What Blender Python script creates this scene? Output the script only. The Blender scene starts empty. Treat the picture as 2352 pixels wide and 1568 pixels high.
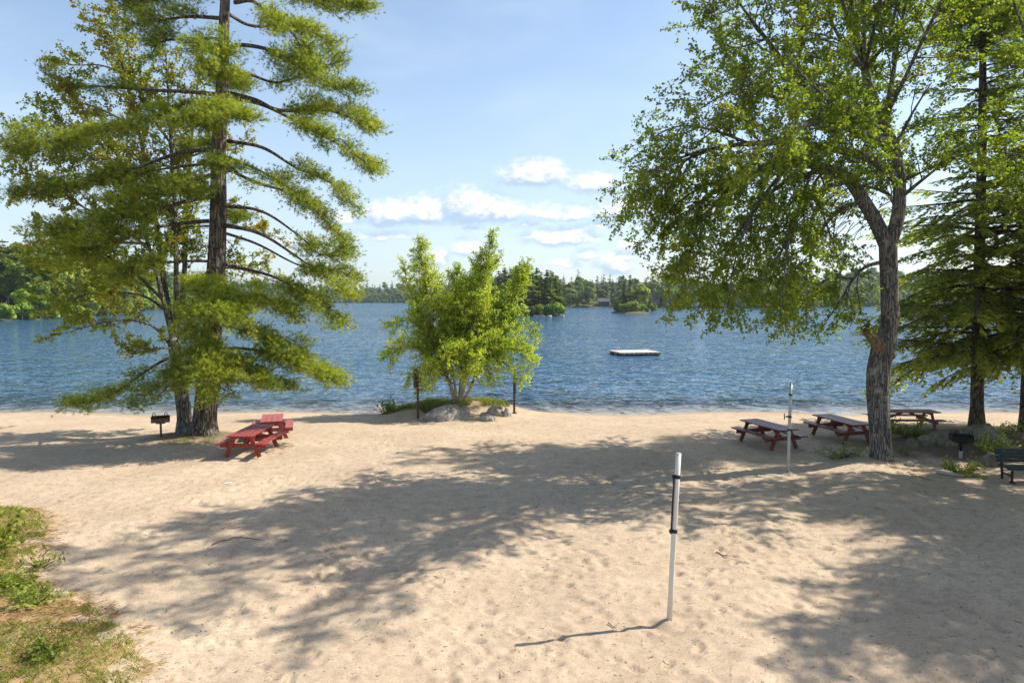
import bpy, bmesh, math, random
import numpy as np
from mathutils import Vector, Matrix, noise as mnoise

SC = bpy.context.scene
HAZE = True
COL = SC.collection
R = math.radians
rng = np.random.default_rng(7)
random.seed(7)

# ------------------------------------------------------------------ camera
CAM_H = 5.3
FPX, CX, CY, HOR = 1568.0, 1176.0, 784.0, 686.0
PITCH = math.atan((CY - HOR) / FPX)
cam_d = bpy.data.cameras.new("camera")
cam_d.sensor_width = 36.0
cam_d.lens = 24.0
cam_d.clip_end = 6000
cam_d.clip_start = 0.1
cam = bpy.data.objects.new("camera", cam_d)
COL.objects.link(cam)
cam.location = (0, 0, CAM_H)
cam.rotation_euler = (math.pi / 2 - PITCH, 0, 0)
SC.camera = cam


def ray(px, py):
    a = (px - CX) / FPX
    b = (CY - py) / FPX
    c, s = math.cos(PITCH), math.sin(PITCH)
    return np.array([a, c + b * s, -s + b * c])


def at(px, py, Y):
    d = ray(px, py)
    return np.array([0, 0, CAM_H]) + d * (Y / d[1])


# ------------------------------------------------------------------ terrain height
def sstep(a, b, x):
    t = np.clip((np.asarray(x, float) - a) / (b - a), 0, 1)
    return t * t * (3 - 2 * t)


def turf_mask(x, y):
    """lower-left grassy bank (1 inside)"""
    x = np.asarray(x, float); y = np.asarray(y, float)
    edge = np.interp(y, [2, 7.5, 9.5, 10.4, 11.4, 12.2, 13.0, 14.4, 16.2, 17.5, 19],
                     [-4.2, -4.8, -5.6, -6.3, -7.5, -8.9, -9.8, -10.3, -11.5, -13.4, -17])
    return sstep(1.3, -1.1, x - edge) * sstep(18.5, 16.5, y)


def ground_z(x, y):
    x = np.asarray(x, float); y = np.asarray(y, float)
    s = np.clip((y - 26.0) / 7.3, 0, 1)
    z = -0.30 * s ** 1.5 - np.clip(y - 33.3, 0, 30) * 0.10
    z = z + 0.045 * np.sin(x * 0.9 + 0.4 * y) * np.sin(y * 0.7 - 0.35 * x + 1.0) * sstep(33, 28, y)
    z = z + 0.035 * np.sin(x * 2.1 - 0.8 * y + 2.0) * sstep(30, 20, y)
    z = z + 0.03 * np.sin(x * 0.55 + 1.7) * sstep(27, 33, y)
    z = z + 0.66 * np.exp(-((x + 2.5) / 3.0) ** 4 - ((y - 32.7) / 1.35) ** 2)
    z = z + 0.22 * np.exp(-((x - 18.5) / 4.0) ** 2 - ((y - 25.5) / 3.2) ** 2)
    z = z + 0.16 * np.exp(-((x + 11.9) / 1.6) ** 2 - ((y - 25.9) / 1.6) ** 2)
    z = z + 0.12 * np.exp(-((x - 11.9) / 1.4) ** 2 - ((y - 22.0) / 1.4) ** 2)
    z = z + 0.16 * turf_mask(x, y)
    return z


def G(px, py):
    z = 0.0
    p = None
    for _ in range(12):
        d = ray(px, py)
        t = (z - CAM_H) / d[2]
        p = np.array([0, 0, CAM_H]) + d * t
        z = float(ground_z(p[0], p[1]))
    p[2] = z
    return p


def on_ground(x, y, dz=0.0):
    return (x, y, float(ground_z(x, y)) + dz)


# ------------------------------------------------------------------ mesh accumulator
class Acc:
    def __init__(s):
        s.v = []; s.f = []; s.t = []; s.n = 0

    def add(s, v, f, mat=0, tint=0.5, smooth=False):
        v = np.asarray(v, float).reshape(-1, 3)
        f = np.asarray(f, int)
        s.v.append(v)
        s.f.append((f + s.n, mat, smooth))
        if np.isscalar(tint):
            tint = np.full(len(v), tint)
        s.t.append(np.asarray(tint, float))
        s.n += len(v)

    def build(s, name, mats, parent=None, origin=None):
        me = bpy.data.meshes.new(name)
        V = np.concatenate(s.v) if s.v else np.zeros((0, 3))
        if origin is not None:
            V = V - np.asarray(origin)
        T = np.concatenate(s.t)
        me.vertices.add(len(V))
        me.vertices.foreach_set("co", V.ravel())
        loops = np.concatenate([f.ravel() for f, _, _ in s.f])
        tot = np.concatenate([np.full(len(f), f.shape[1]) for f, _, _ in s.f])
        start = np.concatenate([[0], np.cumsum(tot)[:-1]])
        mi = np.concatenate([np.full(len(f), m) for f, m, _ in s.f])
        sm = np.concatenate([np.full(len(f), k) for f, _, k in s.f])
        me.loops.add(len(loops))
        me.loops.foreach_set("vertex_index", loops.astype(np.int32))
        me.polygons.add(len(tot))
        me.polygons.foreach_set("loop_start", start.astype(np.int32))
        me.polygons.foreach_set("loop_total", tot.astype(np.int32))
        me.polygons.foreach_set("material_index", mi.astype(np.int32))
        me.polygons.foreach_set("use_smooth", sm.astype(bool))
        a = me.attributes.new("tint", 'FLOAT', 'POINT')
        a.data.foreach_set("value", T.astype(np.float32))
        me.update(calc_edges=True)
        for m in (mats if isinstance(mats, (list, tuple)) else [mats]):
            me.materials.append(m)
        o = bpy.data.objects.new(name, me)
        COL.objects.link(o)
        if parent is not None:
            o.parent = parent
        elif origin is not None:
            o.location = origin
        return o


def nrm(v):
    v = np.asarray(v, float)
    return v / (np.linalg.norm(v, axis=-1, keepdims=True) + 1e-12)


def resample(pts, step):
    """smooth (Catmull-Rom) then resample"""
    P = np.asarray(pts, float)
    if len(P) > 2:
        Q = np.vstack([2 * P[0] - P[1], P, 2 * P[-1] - P[-2]])
        out = []
        for i in range(1, len(Q) - 2):
            for t in np.linspace(0, 1, 6, endpoint=False):
                a, b, c, d = Q[i - 1], Q[i], Q[i + 1], Q[i + 2]
                out.append(0.5 * (2 * b + (c - a) * t + (2 * a - 5 * b + 4 * c - d) * t * t + (3 * b - a - 3 * c + d) * t ** 3))
        out.append(P[-1])
        P = np.array(out)
    L = np.concatenate([[0], np.cumsum(np.linalg.norm(np.diff(P, axis=0), axis=1))])
    n = max(2, int(round(L[-1] / step)) + 1)
    s = np.linspace(0, L[-1], n)
    return np.stack([np.interp(s, L, P[:, k]) for k in range(3)], 1), L[-1]


def tube(acc, pts, rad, n=8, mat=0, rough=0.0, cap=True, tint=0.5, smooth=True):
    P = np.asarray(pts, float)
    rad = np.broadcast_to(np.asarray(rad, float), (len(P),))
    T = nrm(np.gradient(P, axis=0))
    ref = np.array([1.0, 0, 0]) if abs(T[0][0]) < 0.8 else np.array([0, 1.0, 0])
    u = nrm(ref - T[0] * np.dot(ref, T[0]))
    vs = []
    ang = np.arange(n) * 2 * math.pi / n
    ph = rng.random(4) * 6.28
    for i in range(len(P)):
        u = nrm(u - T[i] * np.dot(u, T[i]))
        w = np.cross(T[i], u)
        r = rad[i] * np.ones(n)
        if rough:
            r = r * (1 + rough * (np.sin(ang * 3 + ph[0] + i * 0.15) + 0.7 * np.sin(ang * 5 + ph[1] - i * 0.22) + 0.6 * np.sin(ang * 8 + ph[2] + i * .4) + rng.normal(0, .35, n)))
        vs.append(P[i] + (np.cos(ang) * r)[:, None] * u + (np.sin(ang) * r)[:, None] * w)
    V = np.concatenate(vs)
    k = len(P)
    i = np.repeat(np.arange(k - 1), n); j = np.tile(np.arange(n), k - 1); j2 = (j + 1) % n
    F = np.stack([i * n + j, i * n + j2, (i + 1) * n + j2, (i + 1) * n + j], 1)
    acc.add(V, F, mat, tint, smooth)
    if cap:
        acc.f.append(((np.arange(n)[::-1] + acc.n - len(V))[None, :], mat, False))
        acc.f.append(((np.arange(n) + acc.n - n)[None, :], mat, False))


def prisms(acc, P0, P1, r0, r1, mat=0, tint=0.5):
    P0 = np.asarray(P0, float); P1 = np.asarray(P1, float)
    n = len(P0)
    if n == 0:
        return
    T = nrm(P1 - P0)
    ref = np.where(np.abs(T[:, 2:3]) < 0.8, np.array([[0, 0, 1.0]]), np.array([[1.0, 0, 0]]))
    u = nrm(np.cross(T, ref)); w = np.cross(T, u)
    r0 = np.broadcast_to(r0, (n,))[:, None]; r1 = np.broadcast_to(r1, (n,))[:, None]
    V = []
    for P, r in ((P0, r0), (P1, r1)):
        for a in (0, 2.0944, 4.18879):
            V.append(P + r * (math.cos(a) * u + math.sin(a) * w))
    V = np.stack(V, 1).reshape(-1, 3)
    b = np.arange(n)[:, None] * 6
    F = np.concatenate([b + np.array([[k, (k + 1) % 3, 3 + (k + 1) % 3, 3 + k]]) for k in range(3)])
    acc.add(V, F, mat, tint, True)


def leaves(acc, C, U, W, mat=0, tint=None, fold=0.15):
    """diamond leaf: base C, along U (length), half width W"""
    n = len(C)
    N = np.cross(U, W) ; N = nrm(N) * np.linalg.norm(W, axis=1, keepdims=True) * fold
    V = np.stack([C, C + U * .45 + W + N, C + U, C + U * .45 - W + N], 1).reshape(-1, 3)
    b = np.arange(n)[:, None] * 4
    F = np.concatenate([b + np.array([[0, 1, 2]]), b + np.array([[0, 2, 3]])])
    t = rng.random(n) if tint is None else tint
    acc.add(V, F, mat, np.repeat(t, 4))


def quads(acc, C, U, W, mat=0, tint=None):
    n = len(C)
    V = np.stack([C - U - W, C + U - W * .8, C + U * .9 + W, C - U * .8 + W], 1).reshape(-1, 3)
    b = np.arange(n)[:, None] * 4
    t = rng.random(n) if tint is None else tint
    acc.add(V, b + np.array([[0, 1, 2, 3]]), mat, np.repeat(t, 4))


def needles(acc, C, D, per, length, width, spread, mat=0, tint=None):
    """tufts of needle blades: C centres, D directions"""
    n = len(C)
    if n == 0:
        return
    t = (rng.random(n) if tint is None else tint)
    Cn = np.repeat(C, per, 0)
    d = nrm(np.repeat(nrm(D), per, 0) + rng.normal(0, spread, (n * per, 3)))
    L = length * rng.uniform(.7, 1.25, (n * per, 1))
    side = nrm(np.cross(d, rng.normal(0, 1, (n * per, 3)))) * width * .5
    V = np.stack([Cn - side, Cn + side, Cn + d * L], 1).reshape(-1, 3)
    b = np.arange(n * per)[:, None] * 3
    acc.add(V, b + np.array([[0, 1, 2]]), mat, np.repeat(np.repeat(t, per), 3))


def box(acc, c, s, rot=None, mat=0, tint=0.5):
    s = np.asarray(s, float) / 2
    V = np.array([[x, y, z] for x in (-1, 1) for y in (-1, 1) for z in (-1, 1)], float) * s
    if rot is not None:
        V = V @ np.array(rot).T
    V = V + np.asarray(c, float)
    F = [[0, 1, 3, 2], [4, 6, 7, 5], [0, 4, 5, 1], [2, 3, 7, 6], [0, 2, 6, 4], [1, 5, 7, 3]]
    acc.add(V, F, mat, tint)


def bar(acc, p0, p1, w, h, up=(0, 0, 1), mat=0, tint=0.5):
    p0 = np.asarray(p0, float); p1 = np.asarray(p1, float)
    t = p1 - p0; L = np.linalg.norm(t); t = t / L
    u = np.asarray(up, float); s = nrm(np.cross(u, t)); u = np.cross(t, s)
    box(acc, (p0 + p1) / 2, (L, w, h), np.stack([t, s, u], 1), mat, tint)


# ------------------------------------------------------------------ naming helpers
def tag(o, label=None, cat=None, group=None, kind=None):
    if label: o['label'] = label
    if cat: o['category'] = cat
    if group: o['group'] = group
    if kind: o['kind'] = kind
    return o


def thing(name, label, cat, loc=(0, 0, 0), rotz=0.0, group=None):
    o = bpy.data.objects.new(name, None)
    o.empty_display_size = 0.2
    COL.objects.link(o)
    o.location = tuple(float(k) for k in loc)
    o.rotation_euler = (0, 0, rotz)
    return tag(o, label, cat, group)


def copy_thing(root, loc, rotz=0.0, scale=None, label=None, group=None):
    r = root.copy(); COL.objects.link(r)
    r.location = tuple(float(k) for k in loc); r.rotation_euler = (0, 0, rotz)
    if scale is not None: r.scale = scale if hasattr(scale, '__len__') else (scale,) * 3
    if label: r['label'] = label
    if group: r['group'] = group
    for ch in list(root.children):
        c = ch.copy(); COL.objects.link(c); c.parent = r
        for g in list(ch.children):
            d = g.copy(); COL.objects.link(d); d.parent = c
    return r


# ------------------------------------------------------------------ materials
class NT:
    def __init__(s, tree):
        s.t = tree; s.n = tree.nodes; s.l = tree.links

    def new(s, kind, **kw):
        n = s.n.new(kind)
        for k, v in kw.items():
            if k == 'inp':
                for a, b in v.items():
                    if hasattr(b, 'is_output') or isinstance(b, bpy.types.NodeSocket):
                        s.l.new(b, n.inputs[a])
                    else:
                        n.inputs[a].default_value = b
            else:
                setattr(n, k, v)
        return n

    def math(s, op, a, b=None, c=None, clamp=False):
        n = s.n.new('ShaderNodeMath'); n.operation = op; n.use_clamp = clamp
        for i, v in enumerate((a, b, c)):
            if v is None: continue
            if isinstance(v, bpy.types.NodeSocket): s.l.new(v, n.inputs[i])
            else: n.inputs[i].default_value = v
        return n.outputs[0]

    def mix(s, f, a, b, blend='MIX'):
        n = s.n.new('ShaderNodeMix'); n.data_type = 'RGBA'; n.blend_type = blend
        for i, v in ((0, f), (6, a), (7, b)):
            if isinstance(v, bpy.types.NodeSocket): s.l.new(v, n.inputs[i])
            elif i == 0: n.inputs[0].default_value = v
            else: n.inputs[i].default_value = (*v, 1) if len(v) == 3 else v
        return n.outputs[2]

    def smooth(s, x, a, b, lo=0.0, hi=1.0):
        n = s.n.new('ShaderNodeMapRange'); n.interpolation_type = 'SMOOTHSTEP'
        s.l.new(x, n.inputs[0])
        for i, v in ((1, a), (2, b), (3, lo), (4, hi)): n.inputs[i].default_value = v
        return n.outputs[0]

    def noise(s, vec, scale, detail=4, rough=.55, dist=0.0):
        n = s.new('ShaderNodeTexNoise', inp={'Scale': scale, 'Detail': detail, 'Roughness': rough, 'Distortion': dist})
        if vec is not None: s.l.new(vec, n.inputs['Vector'])
        return n.outputs['Fac']

    def mapping(s, vec, scale=(1, 1, 1), rot=(0, 0, 0), loc=(0, 0, 0)):
        n = s.new('ShaderNodeMapping', inp={'Scale': scale, 'Rotation': rot, 'Location': loc})
        s.l.new(vec, n.inputs['Vector'])
        return n.outputs[0]


def newmat(name):
    m = bpy.data.materials.new(name); m.use_nodes = True
    k = NT(m.node_tree)
    k.bsdf = k.n['Principled BSDF']; k.out = k.n['Material Output']
    return m, k


def attr(k, name):
    return k.new('ShaderNodeAttribute', attribute_name=name).outputs['Fac']


def coords(k):
    return k.new('ShaderNodeTexCoord').outputs['Object']


def wpos(k):
    return k.new('ShaderNodeNewGeometry').outputs['Position']


def foliage_mat(name, stops, transl=.4, tcol=None, gloss=.25, objvar=0.0, rough=.5):
    m, k = newmat(name)
    cr = k.new('ShaderNodeValToRGB')
    el = cr.color_ramp.elements
    el[0].position = stops[0][0]; el[0].color = (*stops[0][1], 1)
    el[1].position = stops[-1][0]; el[1].color = (*stops[-1][1], 1)
    for p, c in stops[1:-1]:
        e = el.new(p); e.color = (*c, 1)
    k.l.new(attr(k, 'tint'), cr.inputs[0])
    col = cr.outputs[0]
    if objvar:
        oi = k.new('ShaderNodeObjectInfo').outputs['Random']
        hsv = k.new('ShaderNodeHueSaturation')
        k.l.new(k.smooth(oi, 0, 1, .5 - .035 * objvar, .5 + .02 * objvar), hsv.inputs['Hue'])
        k.l.new(k.smooth(k.math('FRACT', k.math('MULTIPLY', oi, 7.3)), 0, 1, 1 - .35 * objvar, 1 + .35 * objvar), hsv.inputs['Value'])
        k.l.new(col, hsv.inputs['Color'])
        col = hsv.outputs[0]
    k.l.new(col, k.bsdf.inputs['Base Color'])
    k.bsdf.inputs['Roughness'].default_value = rough
    k.bsdf.inputs['Specular IOR Level'].default_value = gloss
    tr = k.new('ShaderNodeBsdfTranslucent')
    tc = k.mix(.75, col, tcol or (1.5, 1.45, .5), 'MULTIPLY')
    k.l.new(tc, tr.inputs['Color'])
    mx = k.new('ShaderNodeMixShader', inp={0: transl})
    k.l.new(k.bsdf.outputs[0], mx.inputs[1]); k.l.new(tr.outputs[0], mx.inputs[2])
    k.l.new(mx.outputs[0], k.out.inputs[0])
    return m


def bark_mat(name, c1, c2, c3=None, sc=9.0, bump=.6, zs=.16):
    m, k = newmat(name)
    co = coords(k)
    st = k.mapping(co, (1, 1, zs))
    n1 = k.noise(st, sc, 6, .65, .6)
    vo = k.new('ShaderNodeTexVoronoi', feature='DISTANCE_TO_EDGE', inp={'Scale': sc * 1.3})
    wob = k.new('ShaderNodeVectorMath', operation='ADD')
    nz = k.new('ShaderNodeTexNoise', inp={'Scale': 3.0, 'Detail': 3})
    k.l.new(co, nz.inputs['Vector'])
    scl = k.new('ShaderNodeVectorMath', operation='SCALE', inp={'Scale': .12})
    k.l.new(nz.outputs['Color'], scl.inputs[0])
    k.l.new(st, wob.inputs[0]); k.l.new(scl.outputs[0], wob.inputs[1])
    k.l.new(wob.outputs[0], vo.inputs['Vector'])
    ridge = k.smooth(vo.outputs['Distance'], 0, .28)
    h = k.math('ADD', k.math('MULTIPLY', ridge, .7), k.math('MULTIPLY', n1, .6))
    col = k.mix(k.smooth(h, .25, 1.0), c1, c2)
    if c3:
        col = k.mix(k.smooth(k.noise(co, 2.6, 5, .6), .55, .68), col, c3)
    k.l.new(col, k.bsdf.inputs['Base Color'])
    k.bsdf.inputs['Roughness'].default_value = .9
    k.bsdf.inputs['Specular IOR Level'].default_value = .15
    b = k.new('ShaderNodeBump', inp={'Strength': bump, 'Distance': .05})
    k.l.new(h, b.inputs['Height']); k.l.new(b.outputs[0], k.bsdf.inputs['Normal'])
    return m


def plain_mat(name, c, rough=.6, metal=0.0, var=.15, sc=6.0, bump=0.0, spec=.4, c2=None, thr=(.45, .65), stretch=(1, 1, 1)):
    m, k = newmat(name)
    co = k.mapping(coords(k), stretch)
    n = k.noise(co, sc, 5, .6)
    dark = tuple(x * (1 - var) for x in c); lite = tuple(min(1, x * (1 + var)) for x in c)
    col = k.mix(k.smooth(n, .3, .7), dark, lite)
    if c2:
        col = k.mix(k.smooth(k.noise(co, sc * 1.7, 6, .65), *thr), col, c2)
    k.l.new(col, k.bsdf.inputs['Base Color'])
    k.bsdf.inputs['Roughness'].default_value = rough
    k.bsdf.inputs['Metallic'].default_value = metal
    k.bsdf.inputs['Specular IOR Level'].default_value = spec
    if bump:
        b = k.new('ShaderNodeBump', inp={'Strength': bump, 'Distance': .02})
        k.l.new(k.noise(co, sc * 3, 6, .65), b.inputs['Height']); k.l.new(b.outputs[0], k.bsdf.inputs['Normal'])
    return m


M = {}
M['pine'] = foliage_mat('pine_needles', [(0, (.075, .135, .030)), (.5, (.30, .37, .050)), (1, (.54, .57, .10))], .45, (1.6, 1.5, .5), .2)
M['maple'] = foliage_mat('maple_leaves', [(0, (.10, .16, .020)), (.6, (.20, .265, .028)), (.9, (.30, .33, .040)), (1, (.34, .24, .05))], .55, (1.75, 1.8, .4), .3)
M['redmaple'] = foliage_mat('young_maple_leaves', [(0, (.12, .18, .022)), (.55, (.25, .31, .034)), (.84, (.32, .28, .045)), (1, (.40, .19, .05))], .55, (1.7, 1.6, .45), .25)
M['birch'] = foliage_mat('birch_leaves', [(0, (.20, .30, .03)), (.5, (.45, .55, .06)), (1, (.68, .69, .14))], .5, (1.5, 1.5, .4), .45, rough=.4)
M['hemlock'] = foliage_mat('hemlock_needles', [(0, (.17, .23, .05)), (.6, (.36, .41, .075)), (1, (.56, .54, .11))], .62, (1.6, 1.6, .55), .25)
M['farconifer'] = foliage_mat('far_conifer_needles', [(0, (.070, .105, .032)), (.6, (.17, .215, .045)), (1, (.33, .34, .06))], .36, gloss=.1, objvar=1.0)
M['fardecid'] = foliage_mat('far_broadleaf_leaves', [(0, (.10, .17, .028)), (.6, (.22, .30, .04)), (1, (.35, .39, .07))], .38, gloss=.1, objvar=1.0)
M['farwood'] = foliage_mat('far_wood_leaves', [(0, (.04, .078, .030)), (.35, (.075, .120, .036)), (.6, (.13, .20, .036)), (.85, (.20, .27, .045)), (1, (.25, .23, .07))], .28, gloss=.1)
M['shrub'] = foliage_mat('shrub_leaves', [(0, (.09, .14, .022)), (.6, (.19, .24, .035)), (1, (.33, .33, .06))], .4, gloss=.3)
M['weed'] = foliage_mat('weed_leaves', [(0, (.11, .16, .02)), (.6, (.23, .28, .032)), (1, (.38, .37, .07))], .4, gloss=.3)
M['grass'] = foliage_mat('grass_blades', [(0, (.11, .16, .024)), (.6, (.23, .28, .04)), (1, (.42, .39, .10))], .35, gloss=.25)
M['drygrass'] = foliage_mat('dry_grass_blades', [(0, (.24, .12, .045)), (.5, (.45, .30, .13)), (1, (.60, .47, .26))], .2, (1.2, 1, .7), .2)
M['pinebark'] = bark_mat('pine_bark', (.042, .034, .029), (.19, .155, .13), (.22, .20, .17), 9, .8, .10)
M['maplebark'] = bark_mat('maple_bark', (.060, .054, .050), (.24, .225, .205), (.30, .29, .27), 13, .7, .05)
M['hembark'] = bark_mat('hemlock_bark', (.05, .038, .032), (.20, .155, .125), None, 10, .8, .12)
M['birchbark'] = plain_mat('birch_bark', (.42, .36, .28), .7, 0, .25, 5, .3, .2, (.10, .07, .05), (.52, .62), (1, 1, 3))
M['twig'] = plain_mat('twig_bark', (.10, .080, .065), .9, 0, .2, 8, 0, .1)
M['deadwood'] = plain_mat('weathered_wood', (.15, .115, .085), .9, 0, .45, 9, .8, .1, (.30, .17, .08), (.5, .65), (1, 1, .4))
M['rock'] = plain_mat('granite_rock', (.36, .33, .30), .9, 0, .3, 3.5, .7, .2, (.20, .18, .16), (.5, .62))
M['rockmoss'] = plain_mat('lichen_rock', (.21, .19, .14), .92, 0, .3, 3.0, .7, .15, (.12, .12, .07), (.48, .62))
M['pinkrock'] = plain_mat('pink_rock', (.46, .31, .23), .9, 0, .25, 4, .6, .2)


def painted(name, c, worn, thr, rough=.55):
    m, k = newmat(name)
    co = k.mapping(coords(k), (5, 5, 5))
    n = k.noise(k.mapping(coords(k), (14, 2.0, 14)), 1.6, 6, .7)
    col = k.mix(k.smooth(k.noise(co, 1.2, 4), .3, .7), tuple(x * .8 for x in c), tuple(x * 1.12 for x in c))
    col = k.mix(k.smooth(n, *thr), col, worn)
    k.l.new(col, k.bsdf.inputs['Base Color'])
    k.bsdf.inputs['Roughness'].default_value = rough
    k.bsdf.inputs['Specular IOR Level'].default_value = .22
    b = k.new('ShaderNodeBump', inp={'Strength': .3, 'Distance': .01})
    k.l.new(n, b.inputs['Height']); k.l.new(b.outputs[0], k.bsdf.inputs['Normal'])
    return m


M['redpaint'] = painted('red_painted_wood', (.29, .042, .030), (.20, .11, .10), (.52, .66))
M['redpaint2'] = painted('faded_red_wood', (.36, .085, .075), (.30, .17, .15), (.5, .66))
M['maroon'] = painted('maroon_stained_wood', (.16, .042, .030), (.30, .22, .20), (.52, .72), .4)
M['brownwood'] = painted('brown_stained_wood', (.22, .10, .06), (.30, .20, .15), (.55, .75))
M['pvc'] = plain_mat('white_plastic', (.64, .61, .55), .35, 0, .05, 3, 0, .5, (.66, .58, .46), (.58, .8), (1, 1, .3))
M['greymetal'] = plain_mat('dull_aluminium', (.42, .45, .43), .45, .35, .10, 4, 0, .5)
M['black'] = plain_mat('black_metal', (.02, .02, .02), .5, .2, .2, 8, 0, .4)
M['strap'] = plain_mat('black_rubber', (.018, .017, .022), .7, 0, .2, 8, 0, .3)
M['rust'] = plain_mat('rusty_steel', (.16, .11, .09), .75, .3, .3, 12, .3, .3, (.13, .06, .035), (.55, .7))
M['charred'] = plain_mat('charred_steel', (.014, .013, .013), .65, .2, .3, 12, .3, .3)
M['concrete'] = plain_mat('pale_concrete', (.42, .43, .40), .9, 0, .15, 8, .3, .2)
M['bench'] = plain_mat('dark_green_coated_metal', (.008, .030, .032), .45, .1, .2, 8, 0, .5)
M['postwood'] = plain_mat('weathered_post_wood', (.11, .07, .05), .85, 0, .25, 6, .3, .2, stretch=(3, 3, .5))
M['deck'] = plain_mat('pale_deck_boards', (.50, .48, .45), .75, 0, .10, 3, .2, .3, stretch=(1, 10, 1))
M['fascia'] = plain_mat('brown_fascia_board', (.20, .14, .11), .8, 0, .2, 4, .2, .3)
M['float'] = plain_mat('black_float', (.012, .013, .016), .5, 0, .2, 3, 0, .4)
M['steel'] = plain_mat('bright_steel', (.65, .67, .68), .3, .7, .05, 3)
M['bolt'] = plain_mat('white_bolt_caps', (.75, .74, .72), .5, 0, .05, 3)
M['paper'] = plain_mat('white_scrap', (.78, .76, .72), .8, 0, .05, 3)


# ------------------------------------------------------------------ noise grid for the sand
def vnoise(x, y, seed):
    r = np.random.default_rng(seed)
    tab = r.random((256, 256))
    xi = np.floor(x).astype(int); yi = np.floor(y).astype(int)
    fx = x - xi; fy = y - yi
    fx = fx * fx * (3 - 2 * fx); fy = fy * fy * (3 - 2 * fy)
    g = lambda a, b: tab[a & 255, b & 255]
    return (g(xi, yi) * (1 - fx) + g(xi + 1, yi) * fx) * (1 - fy) + (g(xi, yi + 1) * (1 - fx) + g(xi + 1, yi + 1) * fx) * fy


def axis(segs):
    out = []
    for a, b, st in segs:
        n = max(1, int(round((b - a) / st)))
        out.append(np.linspace(a, b, n, endpoint=False))
    out.append([segs[-1][1]])
    return np.concatenate(out)


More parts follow.
